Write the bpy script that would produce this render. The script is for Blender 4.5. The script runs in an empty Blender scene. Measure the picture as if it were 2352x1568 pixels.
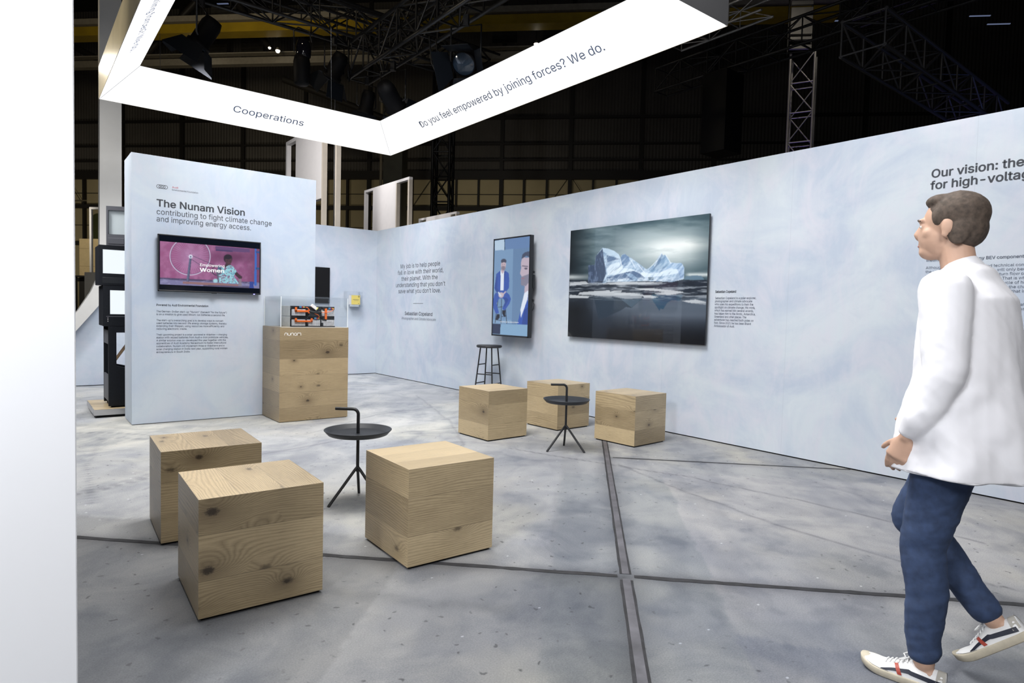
import bpy, bmesh, math, random
import numpy as np
from mathutils import Vector, Matrix

random.seed(7)
RNG = np.random.default_rng(11)
SC = bpy.context.scene
COL = SC.collection
PI = math.pi
Q2 = math.sqrt(2)

# ------------------------------------------------------------------ camera
# world: +z up, long printed wall on the plane x = 0, short back wall on the plane y = 0, booth in x < 0, y < 0
cam_data = bpy.data.cameras.new('camera')
cam_data.sensor_width = 36.0
cam_data.lens = 1440.986 / 2352 * 36.0
cam_data.clip_end = 300
cam = bpy.data.objects.new('camera', cam_data)
COL.objects.link(cam)
cam.matrix_world = Matrix(((0.783553, 0.008433, -0.621268, -5.573049),
                           (-0.620815, 0.051154, -0.782287, -11.33554),
                           (0.025183, 0.998655, 0.045317, 1.259244),
                           (0, 0, 0, 1)))
SC.camera = cam

# ------------------------------------------------------------------ world, exposure, stage lights and added fills
SC.view_settings.view_transform = 'Standard'
SC.view_settings.look = 'None'
SC.view_settings.exposure = 0.0
SC.view_settings.gamma = 1.0
SC.view_settings.use_curve_mapping = False
SC.cycles.use_denoising = True
SC.cycles.max_bounces = 7
SC.cycles.diffuse_bounces = 4
SC.cycles.glossy_bounces = 3
SC.cycles.transparent_max_bounces = 12
SC.cycles.sample_clamp_indirect = 6.0
SC.cycles.caustics_reflective = False
SC.cycles.caustics_refractive = False

world = bpy.data.worlds.new('hall_gloom')
SC.world = world
world.use_nodes = True
world.node_tree.nodes['Background'].inputs[0].default_value = (0.9, 0.8, 0.62, 1)
world.node_tree.nodes['Background'].inputs[1].default_value = 0.004


def area_light(name, loc, target, size, size_y, power, color=(1, 1, 1), spread=180):
    d = bpy.data.lights.new(name, 'AREA')
    d.shape = 'RECTANGLE'
    d.size, d.size_y, d.energy, d.color = size, size_y, power, color
    d.spread = math.radians(spread)
    o = bpy.data.objects.new(name, d)
    o.location = loc
    o.rotation_euler = (Vector(target) - Vector(loc)).to_track_quat('-Z', 'Y').to_euler()
    COL.objects.link(o)
    return o


def spot_light(name, loc, target, power, color=(1, 1, 1), angle=60, blend=0.6, radius=0.15):
    d = bpy.data.lights.new(name, 'SPOT')
    d.energy, d.color, d.spot_size, d.spot_blend, d.shadow_soft_size = power, color, math.radians(angle), blend, radius
    o = bpy.data.objects.new(name, d)
    o.location = loc
    o.rotation_euler = (Vector(target) - Vector(loc)).to_track_quat('-Z', 'Y').to_euler()
    COL.objects.link(o)
    return o


# soft booth light hung in the rig over the seating
area_light('booth_softbox', (-4.0, -7.6, 5.4), (-4.0, -7.6, 0), 2.8, 2.6, 590, (1.0, 0.985, 0.96))
area_light('booth_softbox_back', (-2.2, -2.7, 5.15), (-1.7, -1.7, 0), 1.7, 1.2, 150, (0.96, 0.98, 1.0), 115)
area_light('aisle_softbox', (-5.3, -1.7, 4.3), (-5.0, -1.2, 0), 0.8, 1.2, 24, (1.0, 0.97, 0.92))
area_light('passage_softbox', (-1.9, -9.8, 5.2), (-1.6, -9.9, 0), 1.6, 2.4, 70, (0.98, 0.98, 1.0))
area_light('entrance_wash', (-7.7, -10.5, 3.0), (-6.0, -9.27, 1.75), 0.8, 0.6, 76, (0.94, 0.96, 1.0), 110)
spot_light('person_fill', (-5.2, -12.3, 3.4), (-3.0, -10.55, 1.2), 165, (0.98, 0.98, 1.0), 36, 0.9, 0.3)  # added lamp, unseen, that lifts the white shirt
area_light('rear_fill', (-7.6, -14.5, 5.0), (-4.5, -7.5, 0.5), 3.0, 2.0, 150, (1.0, 0.98, 0.95))  # weak unseen fill behind the camera, added for the cube fronts
area_light('gap_fill', (-6.7, -3.2, 4.4), (-4.9, -2.6, 0.8), 1.0, 1.0, 80, (1.0, 0.99, 0.98), 110)  # added out of view to brighten the partition end and screen tower
spot_light('rack_fill', ((1.8 - 10.2) / Q2, (1.8 + 10.2) / Q2, 4.6), ((6.0 - 11.0) / Q2, (6.0 + 11.0) / Q2, 2.3), 420, (1.0, 0.93, 0.78), 70, 0.8, 0.2)  # unseen lamp added to light the boxes and portal
spot_light('sweep_fill', (-5.75, -2.5, 2.6), (-4.75, -0.2, 1.1), 70, (1.0, 0.98, 0.95), 60, 0.8, 0.08)  # low fill added to whiten the curved sweep
spot_light('frame_side_fill', (-7.6, -3.6, 1.5), (-4.85, -4.0, 3.85), 640, (1.0, 0.93, 0.78), 36, 0.8, 0.3)  # added from below to light the champagne side of the frame
spot_light('banner_fill', (-3.4, -0.2, 4.8), (0.6, 2.4, 4.0), 650, (1.0, 0.97, 0.96), 70, 0.8, 0.3)  # unseen fill added for the white display panels
spot_light('frame_fill', (-0.15, 2.6, 5.0), (1.5, 2.6, 3.3), 110, (1.0, 0.97, 0.97), 120, 0.8, 0.2)  # second added fill, for the corner display frame
# weak warm light for the far cladding and the roof steel
for k_, (s_, t_, pw_) in enumerate(((11.0, -24.0, 420), (11.0, -13.0, 420), (11.0, -1.5, 420), (12.0, 6.0, 60))):
    spot_light('hall_wall_fill', ((s_ + t_) / Q2, (s_ - t_) / Q2, 2.2), ((20 + t_) / Q2, (20 - t_) / Q2, 5.4), pw_, (1.0, 0.89, 0.70), 84, 1.0, 0.5)  # unseen floor-level fills, added behind the walls to light the panels
spot_light('roof_wash', (-3.0, 4.0, 7.5), (-2.0, 16.0, 12.5), 900, (1.0, 0.85, 0.6), 110, 1.0, 0.5)
spot_light('rig_side_fill', (-9.0, 4.0, 6.2), (-0.4, -2.0, 6.2), 420, (1.0, 0.86, 0.64), 42, 0.7, 0.15)  # side fill added to pick out the truss chords
spot_light('rig_top_wash', (-4.5, -3.5, 10.0), (0.2, -1.0, 6.0), 260, (1.0, 0.84, 0.62), 75, 1.0, 0.2)
spot_light('tower_fill', (5.2, -6.0, 9.5), (8.5, -4.0, 6.2), 160, (1.0, 0.9, 0.72), 50, 1.0, 0.2)  # warm fill added to bring up the grey tower
spot_light('violet_stage_wash', (7.3, -3.2, 1.6), (8.4, -4.0, 3.6), 260, (0.35, 0.25, 1.0), 80, 1.0, 0.1)
spot_light('blue_stage_wash', (9.0, -9.5, 2.5), (9.0, -7.0, 8.0), 40, (0.2, 0.32, 1.0), 120, 1.0, 0.2)

# ------------------------------------------------------------------ helpers: materials
def lin(c):
    c = np.asarray(c, float)
    if c.max() > 1.001:
        c = c / 255.0
    return np.where(c <= 0.04045, c / 12.92, ((c + 0.055) / 1.055) ** 2.4)


def rgb(r, g, b):
    return tuple(float(x) for x in lin((r / 255, g / 255, b / 255))) + (1.0,)


class NT:
    """small wrapper that builds node trees"""
    def __init__(self, name):
        self.m = bpy.data.materials.new(name)
        self.m.use_nodes = True
        self.t = self.m.node_tree
        self.p = self.t.nodes['Principled BSDF']
        self.out = self.t.nodes['Material Output']

    def n(self, typ, **kw):
        nd = self.t.nodes.new(typ)
        for k, v in kw.items():
            if k == 'ins':
                for kk, vv in v.items():
                    self.set(nd.inputs[kk], vv)
            else:
                setattr(nd, k, v)
        return nd

    def set(self, sock, v):
        if isinstance(v, bpy.types.NodeSocket):
            self.t.links.new(v, sock)
        elif isinstance(v, bpy.types.Node):
            self.t.links.new(v.outputs[0], sock)
        else:
            sock.default_value = v

    def math(self, op, a, b=None, c=None, clamp=False):
        nd = self.n('ShaderNodeMath', operation=op, use_clamp=clamp)
        self.set(nd.inputs[0], a)
        if b is not None:
            self.set(nd.inputs[1], b)
        if c is not None:
            self.set(nd.inputs[2], c)
        return nd.outputs[0]

    def mix(self, f, a, b, blend='MIX'):
        nd = self.n('ShaderNodeMix', data_type='RGBA', blend_type=blend)
        self.set(nd.inputs[0], f)
        self.set(nd.inputs[6], a)
        self.set(nd.inputs[7], b)
        return nd.outputs[2]

    def noise(self, vec, scale, detail=4, rough=0.55, dist=0.0, out=0):
        nd = self.n('ShaderNodeTexNoise')
        self.set(nd.inputs['Vector'], vec)
        nd.inputs['Scale'].default_value = scale
        nd.inputs['Detail'].default_value = detail
        nd.inputs['Roughness'].default_value = rough
        nd.inputs['Distortion'].default_value = dist
        return nd.outputs[out]

    def mapping(self, vec, scale=(1, 1, 1), loc=(0, 0, 0), rot=(0, 0, 0)):
        nd = self.n('ShaderNodeMapping')
        self.set(nd.inputs[0], vec)
        nd.inputs['Location'].default_value = loc
        nd.inputs['Rotation'].default_value = rot
        nd.inputs['Scale'].default_value = scale
        return nd.outputs[0]

    def ramp(self, f, stops):
        nd = self.n('ShaderNodeValToRGB')
        self.set(nd.inputs[0], f)
        cr = nd.color_ramp
        while len(cr.elements) > 1:
            cr.elements.remove(cr.elements[-1])
        cr.elements[0].position, cr.elements[0].color = stops[0]
        for p, c in stops[1:]:
            e = cr.elements.new(p)
            e.color = c
        return nd.outputs[0]

    def rng(self, f, a, b, c=0.0, d=1.0):
        nd = self.n('ShaderNodeMapRange')
        self.set(nd.inputs[0], f)
        for i, v in enumerate((a, b, c, d)):
            nd.inputs[i + 1].default_value = v
        return nd.outputs[0]

    def bump(self, h, strength=0.2, dist=0.01):
        nd = self.n('ShaderNodeBump')
        self.set(nd.inputs['Height'], h)
        nd.inputs['Strength'].default_value = strength
        nd.inputs['Distance'].default_value = dist
        self.t.links.new(nd.outputs[0], self.p.inputs['Normal'])

    def obj(self):
        return self.n('ShaderNodeTexCoord').outputs['Object']

    def gen(self):
        return self.n('ShaderNodeNewGeometry').outputs['Position']


def mat(name, color, rough=0.5, metal=0.0, vary=0.0, vscale=8.0, spec=0.5, coat=0.0):
    t = NT(name)
    if vary:
        f = t.noise(t.obj(), vscale, 5)
        c = np.array(color[:3])
        t.set(t.p.inputs['Base Color'], t.ramp(f, [(0.3, (*(c * (1 - vary)), 1)), (0.7, (*np.minimum(1, c * (1 + vary)), 1))]))
    else:
        t.p.inputs['Base Color'].default_value = color
    t.p.inputs['Roughness'].default_value = rough
    t.p.inputs['Metallic'].default_value = metal
    t.p.inputs['Specular IOR Level'].default_value = spec
    if coat:
        t.p.inputs['Coat Weight'].default_value = coat
        t.p.inputs['Coat Roughness'].default_value = 0.03
    return t.m


def emit(name, color, strength):
    t = NT(name)
    t.p.inputs['Base Color'].default_value = (0.02, 0.02, 0.02, 1)
    t.p.inputs['Emission Color'].default_value = color
    t.p.inputs['Emission Strength'].default_value = strength
    return t.m


def wall_paint(name, ca, cb, cc, seam_axis=None, seam=1.396, seam_off=0.0):
    t = NT(name)
    o = t.gen()
    big = t.noise(t.mapping(o, (1, 1, 1.2), (1, 5, 2), (0.5, 0.0, 0.0)), 1.0, 6, 0.62, 0.9)
    mid = t.noise(t.mapping(o, (1.6, 1.6, 0.9), (3, 1, 2)), 1.7, 6, 0.65, 1.2)
    c1 = t.mix(t.rng(big, 0.40, 0.62), ca, cb)
    c2 = t.mix(t.rng(mid, 0.45, 0.72, 0, 0.8), c1, cc)
    streak = t.noise(t.mapping(o, (14, 14, 1.1)), 2.0, 4, 0.6)
    c3 = t.mix(t.rng(streak, 0.3, 0.8, 0.0, 0.06), c2, (0.75, 0.76, 0.77, 1))
    sm = t.noise(t.mapping(o, (1, 1, 1), (9, 4, 1)), 3.2, 7, 0.7, 2.0)
    c4 = t.mix(t.rng(sm, 0.55, 0.75, 0.0, 0.20), c3, (0.37, 0.42, 0.52, 1))
    if seam_axis is not None:
        sep = t.n('ShaderNodeSeparateXYZ')
        t.set(sep.inputs[0], o)
        a = t.math('ADD', sep.outputs[seam_axis], 100 * seam + seam_off)
        w = t.math('ABSOLUTE', t.math('SUBTRACT', t.math('MODULO', a, seam), seam / 2))
        k = t.math('LESS_THAN', w, 0.0022)
        c4 = t.mix(t.math('MULTIPLY', k, 0.22), c4, (0.3, 0.33, 0.4, 1))
    t.set(t.p.inputs['Base Color'], c4)
    t.p.inputs['Roughness'].default_value = 0.7
    t.p.inputs['Specular IOR Level'].default_value = 0.3
    t.bump(t.noise(o, 40, 5, 0.7), 0.06, 0.004)
    return t.m


M = {}
M['wall'] = wall_paint('brushed_wall_paint', (0.425, 0.485, 0.585, 1), (0.535, 0.59, 0.645, 1), (0.56, 0.562, 0.64, 1), 1, 1.396, 0.698)
M['partition'] = wall_paint('brushed_partition_paint', (0.43, 0.505, 0.63, 1), (0.515, 0.58, 0.655, 1), (0.54, 0.56, 0.645, 1))
M['white_wall'] = mat('white_wall_paint', (0.86, 0.87, 0.90, 1), 0.6, vary=0.02, vscale=1.2)
M['ink'] = mat('dark_vinyl', rgb(58, 62, 72), 0.6)
M['ink_soft'] = mat('grey_vinyl', rgb(88, 96, 112), 0.6)
M['ink_black'] = mat('near_black_vinyl', rgb(45, 50, 60), 0.6)
M['ink_red'] = mat('red_vinyl', rgb(190, 80, 90), 0.6)
M['ink_blue'] = mat('blue_grey_lettering', rgb(60, 78, 110), 0.6)
M['ink_white'] = mat('white_vinyl', (0.9, 0.9, 0.9, 1), 0.5)
M['black_metal'] = mat('black_powder_coat', (0.012, 0.013, 0.016, 1), 0.42, vary=0.1, vscale=60)
M['tray'] = mat('dark_blue_grey_powder_coat', (0.02, 0.023, 0.029, 1), 0.45, vary=0.08, vscale=40)
M['black_plastic'] = mat('black_plastic', (0.012, 0.014, 0.018, 1), 0.35)
M['black_matte'] = mat('black_matte_panel', (0.003, 0.003, 0.004, 1), 0.6, spec=0.2)
M['black_wood'] = mat('black_stained_wood', (0.02, 0.021, 0.025, 1), 0.5, vary=0.3, vscale=30)
M['truss_black'] = mat('black_truss_paint', (0.009, 0.009, 0.01, 1), 0.4)
M['truss_dim'] = mat('shaded_aluminium_truss', (0.10, 0.10, 0.11, 1), 0.4, 0.4)  # aluminium truss copy, dimness of the far trusses put into its colour
M['truss_grey'] = mat('aluminium_truss', (0.42, 0.41, 0.40, 1), 0.35, 0.6, vary=0.1)
M['white_frame'] = mat('white_lacquer_frame', (0.82, 0.80, 0.80, 1), 0.5, vary=0.02)
M['beige_frame'] = mat('beige_frame_edge', (0.62, 0.56, 0.48, 1), 0.6, vary=0.03)
M['cardboard'] = mat('cardboard', (0.55, 0.42, 0.22, 1), 0.8, vary=0.06)
M['alu'] = mat('brushed_aluminium', (0.55, 0.55, 0.57, 1), 0.35, 0.9, vary=0.05)


def wood_mat(name, light, dark, knot=(0.035, 0.022, 0.012, 1)):
    """oak boards: UVMap holds metres along / across the grain with a random offset per board, board_edge holds 0..1 across, tint one random value per board"""
    t = NT(name)
    uv = t.n('ShaderNodeUVMap', uv_map='UVMap').outputs[0]
    tint = t.n('ShaderNodeAttribute', attribute_name='tint').outputs['Fac']
    edge = t.n('ShaderNodeUVMap', uv_map='board_edge').outputs[0]
    # knots: sparse cells
    kuv = t.n('ShaderNodeUVMap', uv_map='knot').outputs[0]
    kl = t.n('ShaderNodeVectorMath', operation='LENGTH', ins={0: kuv}).outputs['Value']
    khalo = t.math('POWER', 2.718, t.math('MULTIPLY', t.math('MULTIPLY', kl, kl), -0.045))
    knear = t.math('POWER', 2.718, t.math('MULTIPLY', t.math('MULTIPLY', kl, kl), -0.22))
    kcore = t.rng(t.math('ADD', kl, t.math('MULTIPLY', t.noise(uv, 120, 4, 0.7), 1.5)), 1.35, 1.9, 1.0, 0.0)
    kv = t.n('ShaderNodeTexVoronoi', feature='F1', voronoi_dimensions='2D')
    t.set(kv.inputs['Vector'], t.mapping(uv, (2.4, 4.6, 1)))
    kv.inputs['Scale'].default_value = 1.0
    kv.inputs['Randomness'].default_value = 1.0
    kd = kv.outputs['Distance']
    ksel = t.n('ShaderNodeSeparateColor')
    t.set(ksel.inputs[0], kv.outputs['Color'])
    on = t.math('GREATER_THAN', ksel.outputs[0], 0.58)
    halo = t.math('MULTIPLY', on, t.math('POWER', 2.718, t.math('MULTIPLY', t.math('MULTIPLY', kd, kd), -22.0)))
    halo = t.math('MAXIMUM', t.math('MULTIPLY', halo, 0.5), khalo)
    core = t.math('MULTIPLY', t.math('MULTIPLY', on, 0.7), t.rng(t.math('ADD', kd, t.math('MULTIPLY', t.noise(uv, 90, 3), 0.07)), 0.06, 0.115, 1.0, 0.0))
    core = t.math('MAXIMUM', core, t.math('MULTIPLY', kcore, 0.95))
    base = t.noise(t.mapping(uv, (0.55, 3.0, 1)), 1.0, 2, 0.45, 0.15)
    sv = t.n('ShaderNodeSeparateXYZ')
    t.set(sv.inputs[0], uv)
    ringf = t.math('ADD', t.math('MULTIPLY', base, 22.0), t.math('MULTIPLY', halo, 9.0))
    ringf = t.math('ADD', ringf, t.math('MULTIPLY', sv.outputs[1], 78.0))
    wob = t.math('MULTIPLY', t.noise(t.mapping(uv, (5, 40, 1)), 1.0, 3, 0.55), 0.7)
    ring = t.math('PINGPONG', t.math('ADD', ringf, wob), 0.5)
    ring = t.rng(ring, 0.0, 0.5, 0.0, 1.0)
    ring = t.math('POWER', ring, 0.6)
    fine = t.noise(t.mapping(uv, (7, 330, 1)), 1.0, 3, 0.6)
    pores = t.rng(t.noise(t.mapping(uv, (22, 420, 1), (4, 7, 0)), 1.0, 2, 0.5), 0.55, 0.7, 0.0, 1.0)
    big = t.noise(t.mapping(uv, (1.4, 3.0, 1), (5, 2, 0)), 1.0, 3)
    f = t.math('ADD', t.math('MULTIPLY', ring, 0.25), t.math('MULTIPLY', fine, 0.5))
    f = t.math('ADD', f, t.math('MULTIPLY', big, 0.42))
    f = t.math('ADD', f, t.math('MULTIPLY', t.math('SUBTRACT', tint, 0.5), 0.34))
    c = t.mix(t.rng(f, 0.22, 0.82), dark, light)
    c = t.mix(t.math('MULTIPLY', pores, 0.25), c, t.mix(0.5, dark, (0.05, 0.035, 0.02, 1)))
    c = t.mix(t.math('MULTIPLY', halo, 0.45), c, t.mix(0.35, dark, knot))
    c = t.mix(t.math('MULTIPLY', knear, 0.38), c, (0.10, 0.062, 0.032, 1))
    c = t.mix(core, c, knot)
    sep = t.n('ShaderNodeSeparateXYZ')
    t.set(sep.inputs[0], edge)
    ed = t.math('MINIMUM', sep.outputs[1], t.math('SUBTRACT', 1.0, sep.outputs[1]))
    gap = t.rng(ed, 0.003, 0.009, 0.55, 0.0)
    c = t.mix(gap, c, (0.06, 0.045, 0.03, 1))
    t.set(t.p.inputs['Base Color'], c)
    t.p.inputs['Coat Weight'].default_value = 0.35
    t.p.inputs['Coat Roughness'].default_value = 0.28
    t.p.inputs['Roughness'].default_value = 0.46
    t.p.inputs['Specular IOR Level'].default_value = 0.5
    t.bump(t.math('ADD', t.math('MULTIPLY', fine, 0.5), t.math('MULTIPLY', ring, 0.3)), 0.10, 0.002)
    return t.m


M['oak'] = wood_mat('oak_boards', (0.53, 0.415, 0.25, 1), (0.125, 0.088, 0.043, 1))
M['oak_plinth'] = wood_mat('rustic_oak_boards', (0.40, 0.305, 0.178, 1), (0.115, 0.080, 0.040, 1))


def floor_mat():
    t = NT('worn_concrete')
    o = t.gen()
    at = t.n('ShaderNodeAttribute', attribute_name='wear_and_tone')
    big = t.noise(o, 0.55, 5, 0.6, 0.5)
    mid = t.noise(t.mapping(o, (1, 1, 1), (7, 3, 0), (0, 0, 0.6)), 2.1, 7, 0.62, 0.6)
    c = t.mix(t.rng(big, 0.35, 0.65), (0.18, 0.187, 0.202, 1), (0.262, 0.262, 0.258, 1))
    c = t.mix(t.rng(mid, 0.46, 0.70, 0, 0.85), c, (0.098, 0.108, 0.132, 1))
    warm = t.noise(t.mapping(o, (1, 1, 1), (2, 8, 0)), 0.9, 5, 0.55, 0.3)
    c = t.mix(t.rng(warm, 0.55, 0.72, 0, 0.45), c, (0.33, 0.305, 0.25, 1))
    sand = t.noise(o, 150, 3, 0.8)
    c = t.mix(t.rng(sand, 0.25, 0.75, 0.0, 1.0), t.mix(0.34, c, (0.07, 0.075, 0.085, 1)), t.mix(0.20, c, (0.62, 0.62, 0.62, 1)))
    # dark splashes and white chips
    v1 = t.n('ShaderNodeTexVoronoi', feature='F1', voronoi_dimensions='2D')
    t.set(v1.inputs['Vector'], t.mapping(t.n('ShaderNodeVectorMath', operation='ADD', ins={0: o, 1: t.n('ShaderNodeVectorMath', operation='SCALE', ins={0: t.noise(o, 22, 2, 0.5, 0, 1), 'Scale': 0.06}).outputs[0]}).outputs[0], (1, 1, 0)))
    v1.inputs['Scale'].default_value = 8.5
    s1 = t.n('ShaderNodeSeparateColor')
    t.set(s1.inputs[0], v1.outputs['Color'])
    spot = t.math('MULTIPLY', t.math('GREATER_THAN', s1.outputs[0], 0.38), t.rng(v1.outputs['Distance'], 0.035, 0.085, 1.0, 0.0))
    dens = t.rng(t.noise(o, 0.8, 2), 0.38, 0.58, 0.12, 1.0)
    c = t.mix(t.math('MULTIPLY', t.math('MULTIPLY', spot, dens), 0.75), c, (0.03, 0.033, 0.038, 1))
    v2 = t.n('ShaderNodeTexVoronoi', feature='F1', voronoi_dimensions='2D')
    t.set(v2.inputs['Vector'], t.mapping(o, (1, 1.4, 0), (3.3, 5.1, 0)))
    v2.inputs['Scale'].default_value = 4.0
    s2 = t.n('ShaderNodeSeparateColor')
    t.set(s2.inputs[0], v2.outputs['Color'])
    chip = t.math('MULTIPLY', t.math('GREATER_THAN', s2.outputs[1], 0.86), t.rng(v2.outputs['Distance'], 0.015, 0.035, 1.0, 0.0))
    c = t.mix(t.math('MULTIPLY', chip, 0.4), c, (0.8, 0.82, 0.84, 1))
    c = t.mix(1.0, c, at.outputs['Color'], 'MULTIPLY')
    t.set(t.p.inputs['Base Color'], c)
    t.set(t.p.inputs['Roughness'], t.rng(mid, 0.3, 0.7, 0.5, 0.72))
    t.p.inputs['Specular IOR Level'].default_value = 0.4
    t.bump(t.math('ADD', t.math('MULTIPLY', sand, 0.4), t.math('MULTIPLY', mid, 0.6)), 0.05, 0.006)
    return t.m


M['floor'] = floor_mat()


def attr_surface(name, emission=0.0, rough=0.15, coat=0.0, spec=0.5):
    t = NT(name)
    a = t.n('ShaderNodeAttribute', attribute_name='picture')
    if emission:
        t.p.inputs['Base Color'].default_value = (0.01, 0.01, 0.012, 1)
        t.set(t.p.inputs['Emission Color'], a.outputs['Color'])
        t.p.inputs['Emission Strength'].default_value = emission
    else:
        t.set(t.p.inputs['Base Color'], a.outputs['Color'])
    t.p.inputs['Roughness'].default_value = rough
    t.p.inputs['Specular IOR Level'].default_value = spec
    if coat:
        t.p.inputs['Coat Weight'].default_value = coat
        t.p.inputs['Coat Roughness'].default_value = 0.01
    return t.m


M['print'] = attr_surface('glossy_print', 0, 0.3, 1.0)
M['screen'] = attr_surface('lit_screen', 0.95, 0.25, 0.0, 0.3)


def clear_mat(name, tint=(0.99, 0.995, 0.998, 1), refl=0.03):
    t = NT(name)
    tr = t.n('ShaderNodeBsdfTransparent')
    tr.inputs[0].default_value = tint
    gl = t.n('ShaderNodeBsdfGlossy')
    gl.inputs['Roughness'].default_value = 0.02
    lw = t.n('ShaderNodeLayerWeight')
    lw.inputs[0].default_value = 0.25
    mx = t.n('ShaderNodeMixShader')
    t.set(mx.inputs[0], t.math('ADD', t.math('MULTIPLY', lw.outputs['Fresnel'], 0.25), refl * 0.5, clamp=True))
    t.set(mx.inputs[1], tr.outputs[0])
    t.set(mx.inputs[2], gl.outputs[0])
    t.t.links.new(mx.outputs[0], t.out.inputs[0])
    return t.m


M['clear'] = clear_mat('clear_acrylic')
M['clear_edge'] = mat('polished_acrylic_edge', (0.85, 0.90, 0.93, 1), 0.2)

# ------------------------------------------------------------------ helpers: geometry
class MB:
    """collects shapes and links them as one mesh object"""
    def __init__(self):
        self.v, self.f, self.s = [], [], []

    def add(self, verts, faces, smooth=False):
        b = len(self.v)
        self.v += [tuple(p) for p in verts]
        self.f += [tuple(b + i for i in f) for f in faces]
        self.s += [smooth] * len(faces)

    def box(self, lo, hi, mtx=None):
        x0, y0, z0 = lo
        x1, y1, z1 = hi
        vs = [(x0, y0, z0), (x1, y0, z0), (x1, y1, z0), (x0, y1, z0), (x0, y0, z1), (x1, y0, z1), (x1, y1, z1), (x0, y1, z1)]
        if mtx is not None:
            vs = [mtx @ Vector(v) for v in vs]
        self.add(vs, [(0, 3, 2, 1), (4, 5, 6, 7), (0, 1, 5, 4), (1, 2, 6, 5), (2, 3, 7, 6), (3, 0, 4, 7)])
        return self

    def cbox(self, c, s, mtx=None):
        return self.box([c[i] - s[i] / 2 for i in range(3)], [c[i] + s[i] / 2 for i in range(3)], mtx)

    def prism(self, pts, fn, d0, d1):
        """polygon pts (a, b) swept from depth d0 to d1; fn(a, b, d) -> point"""
        n = len(pts)
        vs = [fn(a, b, d0) for a, b in pts] + [fn(a, b, d1) for a, b in pts]
        self.add(vs, [tuple(range(n))[::-1], tuple(range(n, 2 * n))] + [(i, (i + 1) % n, n + (i + 1) % n, n + i) for i in range(n)])
        return self

    def tube(self, pts, r, n=10, caps=True):
        pts = [Vector(p) for p in pts]
        rs = r if isinstance(r, (list, tuple)) else [r] * len(pts)
        vs, fs = [], []
        up = None
        for i, p in enumerate(pts):
            d = (pts[min(i + 1, len(pts) - 1)] - pts[max(i - 1, 0)]).normalized()
            if up is None:
                up = Vector((0, 0, 1)) if abs(d.z) < 0.9 else Vector((1, 0, 0))
            a = d.cross(up).normalized()
            up = a.cross(d).normalized()
            for k in range(n):
                t = 2 * PI * k / n
                vs.append(p + (a * math.cos(t) + up * math.sin(t)) * rs[i])
        for i in range(len(pts) - 1):
            for k in range(n):
                fs.append((i * n + k, i * n + (k + 1) % n, (i + 1) * n + (k + 1) % n, (i + 1) * n + k))
        self.add(vs, fs, True)
        if caps:
            self.add(vs[:n], [tuple(range(n))[::-1]])
            self.add(vs[-n:], [tuple(range(n))])
        return self

    def lathe(self, prof, c=(0, 0, 0), n=40):
        vs, fs = [], []
        for r, z in prof:
            for k in range(n):
                t = 2 * PI * k / n
                vs.append((c[0] + r * math.cos(t), c[1] + r * math.sin(t), c[2] + z))
        for i in range(len(prof) - 1):
            for k in range(n):
                fs.append((i * n + k, i * n + (k + 1) % n, (i + 1) * n + (k + 1) % n, (i + 1) * n + k))
        self.add(vs, fs, True)
        return self

    def quad(self, a, b, c, d):
        self.add([a, b, c, d], [(0, 1, 2, 3)])
        return self

    def mesh(self, name):
        me = bpy.data.meshes.new(name)
        me.from_pydata(self.v, [], self.f)
        me.polygons.foreach_set('use_smooth', self.s)
        me.update()
        return me

    def build(self, name, material, parent=None, bevel=0.0, seg=2, origin=None):
        me = self.mesh(name)
        if origin is not None:
            me.transform(Matrix.Translation(-Vector(origin)))
        o = bpy.data.objects.new(name, me)
        COL.objects.link(o)
        if origin is not None:
            o.location = origin
        me.materials.append(material)
        if parent is not None:
            o.parent = parent
        bm = bmesh.new()
        bm.from_mesh(me)
        bmesh.ops.recalc_face_normals(bm, faces=bm.faces)
        bm.to_mesh(me)
        bm.free()
        if bevel:
            md = o.modifiers.new('edge_softening', 'BEVEL')
            md.width, md.segments, md.limit_method, md.angle_limit = bevel, seg, 'ANGLE', math.radians(50)
            md.harden_normals = False
        return o


def thing(name, label, cat, loc=(0, 0, 0), rz=0.0, group=None):
    o = bpy.data.objects.new(name, None)
    o.empty_display_size = 0.1
    COL.objects.link(o)
    o.location = loc
    o.rotation_euler = (0, 0, rz)
    o['label'], o['category'] = label, cat
    if group:
        o['group'] = group
    return o


def tag(o, label, cat, group=None):
    o['label'], o['category'] = label, cat
    if group:
        o['group'] = group
    return o


def struct(o):
    o['kind'] = 'structure'
    return o


def copy_thing(root, loc, rz, label):
    r = root.copy()
    COL.objects.link(r)
    r.location, r.rotation_euler = loc, (0, 0, rz)
    r['label'] = label
    for ch in list(root.children):
        c = ch.copy()
        COL.objects.link(c)
        c.parent = r
        for g in ch.children:
            d = g.copy()
            COL.objects.link(d)
            d.parent = c
    return r


def bake(o):
    """apply an object's modifiers into its mesh"""
    dg = bpy.context.evaluated_depsgraph_get()
    me = bpy.data.meshes.new_from_object(o.evaluated_get(dg))
    old = o.data
    o.modifiers.clear()
    o.data = me
    bpy.data.meshes.remove(old)
    return o


def ST(s, t, z):
    """hall axes (turned 45 degrees to the booth): s away from the viewer, t across"""
    return Vector(((s + t) / Q2, (s - t) / Q2, z))


# ------------------------------------------------------------------ helpers: lettering
FONT_SANS = None
try:
    import os
    p = os.path.join(bpy.utils.system_resource('DATAFILES'), 'fonts', 'Inter.woff2')
    if os.path.exists(p):
        FONT_SANS = bpy.data.fonts.load(p)
except Exception:
    FONT_SANS = None


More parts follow.
